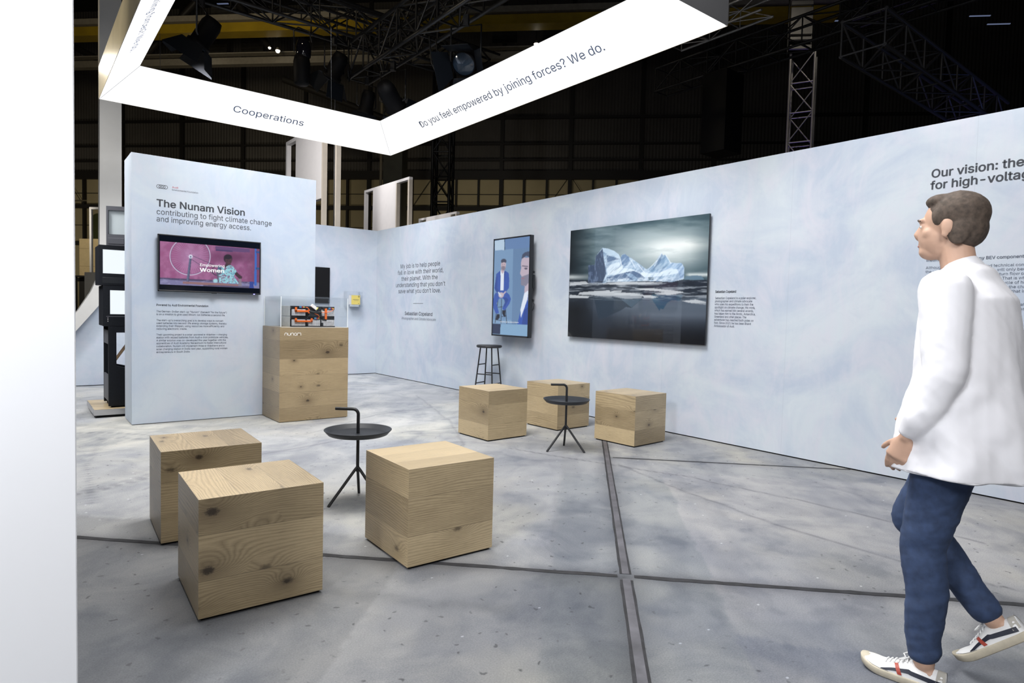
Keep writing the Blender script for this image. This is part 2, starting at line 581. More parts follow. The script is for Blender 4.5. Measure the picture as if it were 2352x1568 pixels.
def glyph_mesh(body, bold=0.0, res=3, align='LEFT', spacing=1.0, line=1.0):
    cu = bpy.data.curves.new('lettering', 'FONT')
    cu.body = body
    cu.size = 1.0
    cu.resolution_u = res
    cu.offset = bold
    cu.align_x = align
    cu.space_character = spacing
    cu.space_line = line
    if FONT_SANS is not None:
        cu.font = FONT_SANS
    o = bpy.data.objects.new('lettering', cu)
    COL.objects.link(o)
    dg = bpy.context.evaluated_depsgraph_get()
    dg.update()
    me = bpy.data.meshes.new_from_object(o.evaluated_get(dg))
    bpy.data.objects.remove(o)
    bpy.data.curves.remove(cu)
    return me


_h = glyph_mesh('H')
CAP = max(v.co.y for v in _h.vertices)
bpy.data.meshes.remove(_h)


class Writing:
    """lines of lettering on one plane: origin o, directions ex (reading) and ey (up)"""
    def __init__(self, o, ex, ey):
        self.o, self.ex, self.ey = Vector(o), Vector(ex).normalized(), Vector(ey).normalized()
        self.v, self.f = [], []

    def line(self, body, a, b, cap, width=None, bold=0.0, align='LEFT', res=3):
        if bold:
            bw = 0.85 * bold
            for dx, dy in ((-bw, 0), (bw, 0), (0, bw * 0.7), (0, -bw * 0.7), (-bw * 0.6, bw * 0.5), (bw * 0.6, bw * 0.5), (-bw * 0.6, -bw * 0.5), (bw * 0.6, -bw * 0.5)):
                self.line(body, a + dx * cap / CAP, b + dy * cap / CAP, cap, width, 0.0, align, res)
        me = glyph_mesh(body, 0.0, res, align)
        k = cap / CAP
        xs = [v.co.x for v in me.vertices]
        kx = k if width is None else width / (max(xs) - min(xs))
        base = len(self.v)
        self.layer = getattr(self, 'layer', 0) + 1
        nrm = self.ex.cross(self.ey) * (0.00006 * (self.layer % 9))
        for v in me.vertices:
            self.v.append(self.o + nrm + self.ex * (a + v.co.x * kx) + self.ey * (b + v.co.y * k))
        for p in me.polygons:
            self.f.append(tuple(base + i for i in p.vertices))
        bpy.data.meshes.remove(me)
        return self

    def bar(self, a0, b0, a1, b1):
        base = len(self.v)
        for a, b in ((a0, b0), (a1, b0), (a1, b1), (a0, b1)):
            self.v.append(self.o + self.ex * a + self.ey * b)
        self.f.append((base, base + 1, base + 2, base + 3))
        return self

    def ring(self, a, b, r, w, n=40):
        base = len(self.v)
        for k in range(n):
            t = 2 * PI * k / n
            for rr in (r - w / 2, r + w / 2):
                self.v.append(self.o + self.ex * (a + rr * math.cos(t)) + self.ey * (b + rr * math.sin(t)))
        for k in range(n):
            i, j = base + 2 * k, base + 2 * ((k + 1) % n)
            self.f.append((i, i + 1, j + 1, j))
        return self

    def build(self, name, material, parent=None):
        me = bpy.data.meshes.new(name)
        me.from_pydata([tuple(v) for v in self.v], [], self.f)
        me.materials.append(material)
        o = bpy.data.objects.new(name, me)
        COL.objects.link(o)
        if parent is not None:
            o.parent = parent
            o.matrix_parent_inverse = parent.matrix_world.inverted() if parent.type == 'EMPTY' else Matrix()
        return o


# ------------------------------------------------------------------ helpers: pictures painted cell by cell
def homography(src):
    """crop-pixel corners TL TR BR BL -> function mapping (u, v) in 0..1 (v down) to crop pixels"""
    dst = [(0, 0), (1, 0), (1, 1), (0, 1)]
    A = []
    for (x, y), (u, v) in zip(src, dst):
        A.append([u, v, 1, 0, 0, 0, -x * u, -x * v, -x])
        A.append([0, 0, 0, u, v, 1, -y * u, -y * v, -y])
    h = np.linalg.svd(np.array(A, float))[2][-1].reshape(3, 3)

    def f(u, v):
        w = h[2, 0] * u + h[2, 1] * v + h[2, 2]
        return (h[0, 0] * u + h[0, 1] * v + h[0, 2]) / w, (h[1, 0] * u + h[1, 1] * v + h[1, 2]) / w
    return f


def vnoise(x, y, seed=0):
    """smooth value noise on arrays"""
    def hsh(i, j):
        n = np.sin(i * 127.1 + j * 311.7 + seed * 74.7) * 43758.5453
        return n - np.floor(n)
    xi, yi = np.floor(x), np.floor(y)
    xf, yf = x - xi, y - yi
    u, v = xf * xf * (3 - 2 * xf), yf * yf * (3 - 2 * yf)
    return (hsh(xi, yi) * (1 - u) + hsh(xi + 1, yi) * u) * (1 - v) + (hsh(xi, yi + 1) * (1 - u) + hsh(xi + 1, yi + 1) * u) * v


def fbm(x, y, oct=5, seed=0, gain=0.55):
    s, a, n = 0, 1, 0
    for k in range(oct):
        s = s + a * vnoise(x * 2 ** k, y * 2 ** k, seed + k)
        n += a
        a *= gain
    return s / n


class Paint:
    def __init__(self, nu, nv, quad):
        u, v = np.meshgrid((np.arange(nu) + 0.5) / nu, (np.arange(nv) + 0.5) / nv)
        self.u, self.v = u, v
        self.x, self.y = homography(quad)(u, v)
        self.c = np.zeros((nv, nu, 3))
        self.nu, self.nv = nu, nv

    def put(self, m, col):
        m = np.clip(m, 0, 1)[..., None]
        self.c = self.c * (1 - m) + np.asarray(col, float) * m

    def inside(self, pts):
        x, y = self.x, self.y
        r = np.zeros(x.shape, bool)
        n = len(pts)
        for i in range(n):
            x0, y0 = pts[i]
            x1, y1 = pts[(i + 1) % n]
            if y0 == y1:
                continue
            r ^= ((y0 > y) != (y1 > y)) & (x < (x1 - x0) * (y - y0) / (y1 - y0) + x0)
        return r.astype(float)

    def poly(self, pts, col, amt=1.0):
        self.put(self.inside(pts) * amt, col)

    def ell(self, cx, cy, rx, ry, col, amt=1.0, soft=0.12, rot=0.0):
        dx, dy = self.x - cx, self.y - cy
        c, s = math.cos(rot), math.sin(rot)
        d = np.hypot((dx * c + dy * s) / rx, (-dx * s + dy * c) / ry)
        self.put(np.clip((1 + soft - d) / (2 * soft), 0, 1) * amt, col)

    def seg(self, a, b, w, col, amt=1.0):
        ax, ay = a
        bx, by = b
        t = np.clip(((self.x - ax) * (bx - ax) + (self.y - ay) * (by - ay)) / ((bx - ax) ** 2 + (by - ay) ** 2), 0, 1)
        d = np.hypot(self.x - ax - t * (bx - ax), self.y - ay - t * (by - ay))
        self.put(np.clip((w / 2 + w * 0.25 - d) / (w * 0.5), 0, 1) * amt, col)

    def build(self, name, material, o, ex, ey, parent=None, gain=1.0):
        """o = top-left corner, ex / ey = full vectors along the top edge and down the side"""
        nu, nv = self.nu, self.nv
        o, ex, ey = np.array(o, float), np.array(ex, float), np.array(ey, float)
        U, V = np.meshgrid(np.linspace(0, 1, nu + 1), np.linspace(0, 1, nv + 1))
        P = o + U[..., None] * ex + V[..., None] * ey
        idx = np.arange((nu + 1) * (nv + 1)).reshape(nv + 1, nu + 1)
        F = np.stack([idx[:-1, :-1], idx[1:, :-1], idx[1:, 1:], idx[:-1, 1:]], -1).reshape(-1, 4)
        me = bpy.data.meshes.new(name)
        me.from_pydata(P.reshape(-1, 3).tolist(), [], F.tolist())
        c = np.zeros((nv + 1, nu + 1, 3))
        n = np.zeros((nv + 1, nu + 1, 1))
        cc = lin(np.clip(self.c, 0, 255) / 255.0) * gain
        for dv in (0, 1):
            for du in (0, 1):
                c[dv:dv + nv, du:du + nu] += cc
                n[dv:dv + nv, du:du + nu] += 1
        c /= n
        at = me.color_attributes.new('picture', 'FLOAT_COLOR', 'POINT')
        at.data.foreach_set('color', np.concatenate([c, np.ones_like(n)], -1).reshape(-1).astype(np.float32))
        me.materials.append(material)
        ob = bpy.data.objects.new(name, me)
        COL.objects.link(ob)
        if parent is not None:
            ob.parent = parent
        return ob
# ================================================================== SETTING
def wp(o, root):
    """parent an object whose mesh is written in world coordinates"""
    o.parent = root
    o.matrix_parent_inverse = (Matrix.Translation(root.location) @ Matrix.Rotation(root.rotation_euler.z, 4, 'Z')).inverted()
    return o


def make_floor():
    xs = np.concatenate([[-45, -30, -18, -12, -9], np.arange(-7.0, 0.3, 0.024), [1, 3, 8, 16, 30, 45]])
    ys = np.concatenate([[-30, -20, -14], np.arange(-11.4, 0.6, 0.024), [1.5, 4, 8, 16, 30, 45]])
    X, Y = np.meshgrid(xs, ys)
    nx, ny = len(xs), len(ys)
    idx = np.arange(nx * ny).reshape(ny, nx)
    F = np.stack([idx[:-1, :-1], idx[:-1, 1:], idx[1:, 1:], idx[1:, :-1]], -1).reshape(-1, 4)
    me = bpy.data.meshes.new('floor')
    me.from_pydata(np.stack([X, Y, np.zeros_like(X)], -1).reshape(-1, 3).tolist(), [], F.tolist())
    S, T = (X + Y) / Q2, (X - Y) / Q2
    c = np.ones(X.shape + (3,))
    wob = (fbm(X * 3, Y * 3, 4, 3) - 0.5)

    def mul(m, col):
        nonlocal c
        m = np.clip(m, 0, 1)[..., None]
        c = c * (1 - m) + c * np.array(col) * m

    # resurfaced areas with straight, slightly ragged borders; tone steps front to back
    tb = T + wob * 0.10
    mul((tb > 4.72) & (S < -6.8) & (S > -9.3 - 0.25 * wob), (1.10, 1.08, 1.08))
    mul((tb < 3.92) & (S < -6.2) & (S > -8.6), (1.07, 1.07, 1.08))
    mul(np.clip((S + 8.93) / 0.02, 0, 1), (1.08, 1.08, 1.08))
    mul(np.clip((S + 8.6 + wob * 0.3) / 0.02, 0, 1) * np.clip((3.6 - T) / 1.2, 0, 1), (1.28, 1.28, 1.27))
    mul((tb > 4.72) & (S < -9.45 + 0.2 * wob), (0.80, 0.82, 0.88))
    mul((tb > 3.95) & (tb < 4.72) & (S < -7.0), (0.90, 0.92, 0.93))
    mul((S < -8.93) & (tb < 3.2), (0.84, 0.84, 0.84))
    mul((S < -8.93) & (T < 4.3), (0.72, 0.72, 0.72))  # front floor darkened in colour to offset the lamp light there
    mul(np.clip((S + 8.1) / 3.0, 0, 1), (1.22, 1.22, 1.23))  # tone ramps lighter towards the back
    # cloudy grime
    g = fbm(X * 1.3 + 5, Y * 1.3, 5, 9)
    mul(np.clip((g - 0.50) * 5, 0, 0.55), (0.68, 0.71, 0.77))
    g3 = fbm(X * 6 + 3, Y * 6 + 8, 4, 29)
    mul(np.clip((g3 - 0.56) * 9, 0, 1) * np.clip((g - 0.42) * 6, 0, 0.7), (0.74, 0.76, 0.80))
    g2 = fbm(X * 0.9 + 15, Y * 0.9 + 4, 5, 19)
    mul(np.clip((g2 - 0.55) * 6, 0, 0.8), (1.16, 1.13, 1.03))
    # dark seams worn beside the rail and the joints
    mul(np.exp(-((np.abs(T - 4.31)) / 0.075) ** 2) * 0.75, (0.5, 0.51, 0.55))
    mul(np.exp(-((S + 8.93) / 0.07) ** 2) * 0.8, (0.5, 0.5, 0.53))
    g4 = fbm(S * 0.8 + 3, T * 3.5 + 8, 5, 51)
    mul(np.clip((g4 - 0.52) * 6, 0, 0.6), (0.78, 0.79, 0.82))
    mul(np.clip((0.44 - g4) * 6, 0, 0.6), (1.14, 1.13, 1.10))
    for s0_, s1_, t0_, t1_, k_ in ((-8.8, -7.6, 3.4, 4.25, 0.80), (-8.85, -8.1, 4.4, 5.0, 0.86), (-9.9, -9.05, 4.4, 5.3, 0.88), (-8.0, -6.5, 5.6, 7.2, 0.86), (-9.8, -8.98, 3.2, 4.2, 0.9)):
        inb = np.clip((S - s0_ + wob * 0.5) * 8, 0, 1) * np.clip((s1_ - S + wob * 0.5) * 8, 0, 1) * np.clip((T - t0_ + wob * 0.5) * 8, 0, 1) * np.clip((t1_ - T + wob * 0.5) * 8, 0, 1)
        mul(inb * np.clip(fbm(X * 4, Y * 4, 4, 61) * 2 - 0.4, 0, 1), (k_ * 0.92, k_ * 0.94, k_))
    mul(np.exp(-((S + 6.37) / 0.035) ** 2) * (T > 4.3) * 0.5, (0.55, 0.55, 0.58))

    def path(pts, w, amt, col=(0.5, 0.5, 0.54), rag=0.05, dash=0):
        d = np.full(X.shape, 9.0)
        run = np.zeros(X.shape)
        acc = 0.0
        wx = X + rag * (fbm(X * 5, Y * 5, 3, 5) - 0.5)
        wy = Y + rag * (fbm(X * 5 + 7, Y * 5, 3, 6) - 0.5)
        for (ax, ay), (bx, by) in zip(pts[:-1], pts[1:]):
            L = math.hypot(bx - ax, by - ay)
            t = np.clip(((wx - ax) * (bx - ax) + (wy - ay) * (by - ay)) / L ** 2, 0, 1)
            q = np.hypot(wx - ax - t * (bx - ax), wy - ay - t * (by - ay))
            run = np.where(q < d, acc + t * L, run)
            d = np.minimum(d, q)
            acc += L
        m = np.exp(-(d / w) ** 2) * amt
        if dash:
            m = m * (np.mod(run, dash) < dash * 0.6)
        mul(m, col)

    # hairline cracks
    path([ST(-6.2, 3.4, 0)[:2], ST(-6.9, 4.9, 0)[:2], ST(-7.4, 5.6, 0)[:2], ST(-8.1, 6.4, 0)[:2]], 0.012, 0.9)
    path([ST(-6.6, 4.4, 0)[:2], ST(-7.3, 4.8, 0)[:2], ST(-8.0, 5.3, 0)[:2], ST(-8.6, 5.9, 0)[:2], ST(-9.2, 6.9, 0)[:2]], 0.011, 0.8)
    path([ST(-9.0, 5.9, 0)[:2], ST(-9.6, 5.4, 0)[:2]], 0.016, 0.7)
    path([ST(-10.2, 4.9, 0)[:2], ST(-10.7, 4.4, 0)[:2]], 0.014, 0.6)
    path([(-4.9, -6.5), (-4.1, -5.9), (-2.9, -5.6), (-1.4, -5.7)], 0.014, 0.6)
    path([(-3.3, -5.2), (-2.2, -4.5), (-1.0, -4.2), (-0.3, -4.3)], 0.014, 0.5)
    path([(-2.5, -6.9), (-1.7, -5.4), (-0.9, -3.2)], 0.012, 0.5)
    # tyre arcs and dotted tread prints
    arc = lambda cx, cy, r, a0, a1: [(cx + r * math.cos(math.radians(a)), cy + r * math.sin(math.radians(a))) for a in np.linspace(a0, a1, 14)]
    path(arc(-2.6, -5.2, 2.2, 215, 330), 0.05, 0.30, (0.7, 0.71, 0.76), 0.02)
    path(arc(-2.7, -9.6, 2.35, 10, 75), 0.06, 0.38, (0.66, 0.67, 0.72), 0.02)
    path(arc(-2.7, -9.6, 2.62, 10, 75), 0.03, 0.3, (0.7, 0.71, 0.76), 0.02)
    path(arc(-3.0, -6.4, 1.7, 20, 130), 0.05, 0.25, (0.72, 0.73, 0.78), 0.02)
    path(arc(-5.6, -5.2, 1.25, -80, 70), 0.035, 0.8, (0.6, 0.61, 0.65), 0.03, 0.09)
    path(arc(-5.5, -5.3, 1.05, -85, 60), 0.03, 0.6, (0.68, 0.69, 0.72), 0.03, 0.09)
    path([(-4.95, -4.5), (-5.15, -5.6), (-5.2, -6.7)], 0.03, 0.7, (0.62, 0.63, 0.67), 0.03, 0.07)
    path([ST(-9.35, 2.9, 0)[:2], ST(-9.35, 3.75, 0)[:2]], 0.05, 0.5, (0.6, 0.61, 0.63), 0.15)
    path([ST(-9.45, 3.05, 0)[:2], ST(-10.8, 3.2, 0)[:2]], 0.06, 0.4, (0.7, 0.71, 0.72), 0.15)
    path([ST(-8.75, 5.9, 0)[:2], ST(-9.2, 6.4, 0)[:2], ST(-9.25, 7.2, 0)[:2]], 0.06, 0.5, (0.62, 0.63, 0.66), 0.2)
    at = me.color_attributes.new('wear_and_tone', 'FLOAT_COLOR', 'POINT')
    at.data.foreach_set('color', np.concatenate([c, np.ones(X.shape + (1,))], -1).reshape(-1).astype(np.float32))
    me.materials.append(M['floor'])
    o = bpy.data.objects.new('floor', me)
    COL.objects.link(o)
    return struct(o)


make_floor()

M['rail'] = mat('worn_steel_rail', (0.105, 0.103, 0.116, 1), 0.55, 0.2, vary=0.35, vscale=9)
M['groove'] = mat('dark_joint_filler', (0.018, 0.018, 0.021, 1), 0.8, vary=0.5, vscale=14)


def strip(name, mb_list):
    for i, (mb, m) in enumerate(mb_list):
        if i == 0:
            root = struct(mb.build(name, m))
        else:
            mb.build('steel_strip', m, root)


def st_box(s0, s1, t0, t1, z0, z1):
    mb = MB()
    mb.prism([(s0, t0), (s1, t0), (s1, t1), (s0, t1)], lambda a, b, d: ST(a, b, d), z0, z1)
    return mb


def ragged(s0, s1, t, w, along_s=True, z=0.0015, seed=0, n=60):
    """a filled joint with a ragged border"""
    mb = MB()
    vs, fs = [], []
    for i in range(n + 1):
        a = s0 + (s1 - s0) * i / n
        for sd in (-1, 1):
            b = t + sd * w * (0.5 + 0.32 * (vnoise(np.array(i * 0.9 + sd * 7.0), np.array(seed * 3.1), seed) - 0.5))
            vs.append(ST(a, b, z) if along_s else ST(b, a, z))
    for i in range(n):
        fs.append((2 * i, 2 * i + 1, 2 * i + 3, 2 * i + 2))
    mb.add(vs, fs)
    return mb


g1 = ragged(-13.0, -8.97, 4.287, 0.017, True, 0.0015, 1)
for (a, b, t, w, sd) in ((-13.0, -8.97, 4.334, 0.014, 2), (-8.9, -5.2, 4.289, 0.015, 3), (-8.9, -5.2, 4.332, 0.012, 4)):
    r = ragged(a, b, t, w, True, 0.0015, sd)
    g1.add(r.v, r.f)
strip('trim_1', [(g1, M['groove']), (st_box(-13.0, -8.96, 4.292, 4.329, 0, 0.003), M['rail']), (st_box(-8.9, -5.2, 4.294, 4.328, 0, 0.003), M['rail'])])
g2 = ragged(1.2, 4.27, -8.93, 0.034, False, 0.0018, 5)
r = ragged(4.35, 7.2, -8.925, 0.036, False, 0.0018, 6)
g2.add(r.v, r.f)
strip('trim_2', [(g2, M['groove'])])
strip('trim_3', [(ragged(4.36, 6.36, -6.37, 0.022, False, 0.0018, 7), M['groove'])])

HW = 2.794
struct(MB().box((0, -12.6, 0.012), (0.16, 0.16, HW)).build('wall_right', M['wall']))
wall_right = bpy.data.objects['wall_right']
struct(MB().box((-3.45, 0, 0.012), (0.0, 0.16, HW)).build('wall_back', M['wall']))
wall_back = bpy.data.objects['wall_back']
low = [(-6.6, 0.012), (-3.45, 0.012), (-3.45, 1.64), (-4.24, 1.64), (-4.44, 1.56), (-4.55, 1.42), (-4.68, 1.22), (-4.84, 0.99), (-4.99, 0.76), (-5.2, 0.5), (-6.6, 0.45)]
struct(MB().prism(low, lambda a, b, d: (a, d, b), 0.0, 0.14).build('wall_rear', M['wall']))
partition = struct(MB().box((-4.63, -3.858, 0.006), (-2.708, -3.357, HW)).build('wall_partition', M['partition'], bevel=0.002))
struct(MB().box((-8.5, -9.27, 0), (-5.443, -9.02, 3.1)).build('wall_left', M['white_wall'], bevel=0.003))
# black strips that stand in for the shadow under the panels
struct(MB().box((0.012, -12.6, 0), (0.15, 0.15, 0.013)).build('gap_shade_right', M['black_matte']))
struct(MB().box((-6.5, 0.012, 0), (0.01, 0.13, 0.013)).build('gap_shade_back', M['black_matte']))

# the exhibition hall behind
M['clad'] = mat('dark_corrugated_steel', (0.115, 0.108, 0.098, 1), 0.5, vary=0.25, vscale=0.35)
M['panel'] = mat('beige_hall_panel', (0.56, 0.48, 0.29, 1), 0.75, vary=0.18, vscale=0.25)
M['steel_dark'] = mat('dark_painted_steel', (0.025, 0.023, 0.021, 1), 0.55)
M['ceiling'] = mat('dark_roof_deck', (0.022, 0.021, 0.02, 1), 0.8)
S_W = 20.0
hw = MB().prism([(-40, 0), (45, 0), (45, 8.15), (-40, 8.15)], lambda a, b, d: ST(d, a, b), S_W, S_W + 0.3)
hall = struct(hw.build('wall_hall', M['panel']))
cor = MB()
tt = np.arange(-40, 45, 0.08)
vs = [ST(S_W - 0.04 - (0.035 if i % 2 else 0.0), t, z) for z in (8.2, 17.0) for i, t in enumerate(tt)]
n = len(tt)
cor.add(vs, [(i, i + 1, n + i + 1, n + i) for i in range(n - 1)])
cor.build('cladding', M['clad'], hall)
mul_ = MB()
for i in range(70):
    t = -39.6 + i * 1.155
    wd = 0.19 if i % 3 == 1 else 0.10
    mul_.prism([(t - wd / 2, 0), (t + wd / 2, 0), (t + wd / 2, 17 if i % 3 == 1 else 8.2), (t - wd / 2, 17 if i % 3 == 1 else 8.2)], lambda a, b, d: ST(d, a, b), S_W - 0.20, S_W - 0.005)
for z0, z1 in ((8.0, 8.42), (6.42, 6.62), (4.4, 4.6), (2.4, 2.6), (9.72, 9.80), (8.92, 9.0), (11.0, 11.12)):
    mul_.prism([(-40, z0), (45, z0), (45, z1), (-40, z1)], lambda a, b, d: ST(d, a, b), S_W - 0.22, S_W - 0.01)
for z0 in (7.24, 5.5):
    mul_.prism([(-40, z0), (45, z0), (45, z0 + 0.03), (-40, z0 + 0.03)], lambda a, b, d: ST(d, a, b), S_W - 0.03, S_W - 0.004)
mul_.build('mullions', M['steel_dark'], hall)
br = MB()
for k in range(12):
    t0 = -38.445 + 3.465 * 2 * k
    for a, b in ((t0 + 0.15, t0 + 1.1), (t0 - 0.15, t0 - 1.1)):
        br.tube([ST(S_W - 0.12, a, 8.0), ST(S_W - 0.12, b, 6.6)], 0.014, 6)
br.build('tension_rods', M['steel_dark'], hall)
struct(MB().prism([(-20, -45), (25, -45), (25, 50), (-20, 50)], lambda a, b, d: ST(a, b, d), 17.0, 17.2).build('ceiling', M['ceiling']))
M['sky_slit'] = emit('dim_daylight', (0.45, 0.55, 0.9, 1), 0.22)
wi = 0
for (s, t, w) in ((13.5, -11.5, 0.5), (14.15, -11.5, 0.4), (16.5, -14.0, 0.55), (16.5, -13.3, 0.55), (16.5, -11.9, 0.8), (16.5, -8.5, 0.5), (16.5, -6.9, 0.5), (16.6, 10.35, 0.5), (16.5, 19.9, 0.8), (17.3, 21.1, 0.9), (15.0, 22.0, 0.9), (16.6, 14.2, 0.35), (15.2, -2.5, 0.5), (15.6, -0.7, 0.6), (16.5, 2.2, 0.8), (15.9, 0.9, 0.5)):
    wi += 1
    struct(MB().prism([(s, t - w / 2), (s + 0.06, t - w / 2), (s + 0.06, t + w / 2), (s, t + w / 2)], lambda a, b, d: ST(a, b, d), 13.97, 14.0).build('window_%d' % wi, M['sky_slit']))
# louvred roof bays that the slits belong to
M['bay'] = mat('grey_roof_bay', (0.06, 0.058, 0.052, 1), 0.7, vary=0.3, vscale=2)
for i, (s, t) in enumerate(((16.4, -13.6), (16.4, -11.8), (13.5, -11.5), (16.4, -8.2), (16.0, 0.2), (16.4, 2.4))):
    mb = MB()
    for k in range(5):
        mb.prism([(s, t - 0.55), (s + 0.05, t - 0.55), (s + 0.05, t + 0.55), (s, t + 0.55)], lambda a, b, d: ST(a + 0.02 * k, b, d), 13.15 + 0.16 * k, 13.28 + 0.16 * k)
    struct(mb.build('trim_%d' % (i + 4), M['bay']))

# ================================================================== WALL LETTERING
PX, PY = -4.63, -3.8595
W_ = Writing((0, PY, 0), (1, 0, 0), (0, 0, 1))
for k in range(4):
    W_.ring(-4.384 + k * 0.0213, 2.483, 0.0185, 0.0042)
W_.build('ring_emblem', M['ink'], partition)
Writing((0, PY, 0), (1, 0, 0), (0, 0, 1)).line('Audi', -4.26, 2.484, 0.019, 0.058).build('emblem_lettering', M['ink_red'], partition)
Writing((0, PY, 0), (1, 0, 0), (0, 0, 1)).line('Environmental Foundation', -4.26, 2.458, 0.017, 0.25).build('emblem_lettering', M['ink'], partition)
Writing((0, PY, 0), (1, 0, 0), (0, 0, 1)).line('The Nunam Vision', -4.406, 2.277, 0.072, 0.872, 0.022).build('heading_lettering', M['ink_black'], partition)
w = Writing((0, PY, 0), (1, 0, 0), (0, 0, 1))
w.line('contributing to fight climate change', -4.406, 2.195, 0.056, 1.172)
w.line('and improving energy access.', -4.406, 2.121, 0.056, 0.944)
w.build('subheading_lettering', M['ink'], partition)
Writing((0, PY, 0), (1, 0, 0), (0, 0, 1)).line('Powered by Audi Environmental Foundation', -4.406, 1.241, 0.021, 0.50, 0.018, res=2).build('paragraph_lettering', M['ink'], partition)
w = Writing((0, PY, 0), (1, 0, 0), (0, 0, 1))
LN = [('The German-Indian start-up "Nunam" (Sanskrit "for the future")', 1.174, 0.69), ('is on a mission to give used lithium-ion batteries a second life.', 1.144, 0.675),
      ("The start-up's overarching goal is to develop ways to convert", 1.081, 0.655), ('used batteries into second-life energy storage systems, thereby', 1.051, 0.69),
      ('extending their lifespan, using resources more efficiently and', 1.021, 0.665), ('reducing electronic waste.', 0.991, 0.29),
      ('Their upcoming project is a solar-powered e-rickshaw + charging', 0.929, 0.695), ('station with reused batteries from Audi e-tron prototype vehicles.', 0.899, 0.707),
      ('A similar solution was co-developed this year together with the', 0.868, 0.683), ('apprentices of Audi Academy Neckarsulm to foster intercultural', 0.838, 0.688),
      ('collaboration. Nunam will implement three e-rickshaws and a', 0.807, 0.667), ('solar charging station in India next year, supporting rural women', 0.776, 0.70), ('entrepreneurs in South India.', 0.745, 0.322)]
for s_, z_, wd in LN:
    w.line(s_, -4.406, z_, 0.0195, wd, 0.004, res=2)
w.build('paragraph_lettering', M['ink_soft'], partition)

RX = -0.0015
RW = lambda: Writing((RX, 0, 0), (0, -1, 0), (0, 0, 1))
w = RW()
for s_, z_, a, b in (('My job is to help people', 2.022, 0.965, 2.33), ('fall in love with their world,', 1.908, 0.87, 2.44), ('their planet. With the', 1.796, 1.01, 2.27), ("understanding that you don't", 1.682, 0.80, 2.50), ("save what you don't love.", 1.572, 0.90, 2.37)):
    w.line(s_, a, z_, 0.077, b - a)
w.bar(1.46, 1.382, 1.81, 1.388)
w.build('quote_lettering', M['ink'], wall_right)
w = RW()
w.line('Sebastian Copeland', 1.155, 1.175, 0.062, 0.965, 0.012)
w.build('name_lettering', M['ink_black'], wall_right)
w = RW()
w.line('Photographer and Climate Advocate', 1.05, 1.093, 0.045, 1.18)
w.build('name_lettering', M['ink_soft'], wall_right)
w = RW()
w.line('Sebastian Copeland', 7.613, 1.515, 0.0245, 0.232, 0.02, res=2)
w.build('caption_lettering', M['ink_black'], wall_right)
w = RW()
CP = [('Sebastian Copeland is a polar explorer,', 8.062), ('photographer and climate advocate', 8.022), ('who uses his expeditions to train the', 8.035), ('spotlight on climate change. His work,', 8.056), ('which has earned him several awards,', 8.042), ('has taken him to the Arctic, Antarctica,', 8.062), ('Greenland and other places. The', 7.967), ('adventurer has reached both poles on', 8.045), ('foot. Since 2021 he has been Brand', 8.02), ('Ambassador of Audi.', 7.845)]
for i, (s_, e) in enumerate(CP):
    w.line(s_, 7.613, 1.452 - i * 0.0312, 0.0215, e - 7.613, 0.004, res=2)
w.build('caption_lettering', M['ink_soft'], wall_right)
w = RW()
w.line('Our vision: the', 9.484, 2.385, 0.062, None, 0.022)
w.line('for high-voltage', 9.484, 2.295, 0.062, None, 0.022)
w.build('heading_lettering', M['ink_black'], wall_right)
w = RW()
w.line('Our solution for today:', 9.482, 1.772, 0.0215, None, 0.02, res=2)
w.line('lifetime extension for many BEV components', 9.482, 1.74, 0.0215, None, 0.02, res=2)
PP = ['Although there are several good technical concepts to', 'the vision of a closed battery loop will only become an', 'economic reality with a sufficient return flow of', 'high-voltage batteries for recycling. That is why we are', 'focusing today on extending the life cycle of high-voltage', 'batteries for the time being and utilising the charge', "capacity of 'used' high-voltage batteries that is still", 'plentiful after the first life as far as possible.', '',
      'On the EUREF Campus we can therefore operate a', '2nd-life power grid with a storage capacity based', 'on 200 "used" batteries.', '', 'According to the motto, instead of premature', 'recycling we want 2nd-life applications', 'such as energy storage and fast charging stations', 'for electric vehicles.']
for i, s_ in enumerate(PP):
    if s_:
        w.line(s_, 9.482, 1.682 - i * 0.0312, 0.0205, None, 0.0, res=2)
w.build('paragraph_lettering', M['ink_soft'], wall_right)

# ================================================================== THE LIGHT FRAME
M['glow'] = emit('lit_fabric', (1.0, 1.0, 1.0, 1), 1.04)
M['champagne'] = mat('champagne_foil_cladding', (0.60, 0.52, 0.36, 1), 0.3, 0.35, vary=0.12, vscale=2.5)
M['shaded_clad'] = mat('shaded_foil_cladding', (0.09, 0.09, 0.093, 1), 0.45, 0.2, vary=0.05, vscale=3)  # near side of the frame, its unlit shade put into the colour
X0, X1, Y0, Y1, ZB, ZT, INS = -4.787, -1.073, -8.34, -2.59, 3.60, 3.965, 0.36
ring = thing('light_frame', 'large glowing white rectangular light frame hung over the oak cubes', 'light', ((X0 + X1) / 2, (Y0 + Y1) / 2, ZB))
ob = [(X0, Y0, ZB), (X1, Y0, ZB), (X1, Y1, ZB), (X0, Y1, ZB)]
it = [(X0 + INS, Y0 + INS, ZT), (X1 - INS, Y0 + INS, ZT), (X1 - INS, Y1 - INS, ZT), (X0 + INS, Y1 - INS, ZT)]
ot = [(x, y, ZT) for x, y, z in ob]
names = ('light_face', 'light_face', 'light_face', 'light_face')
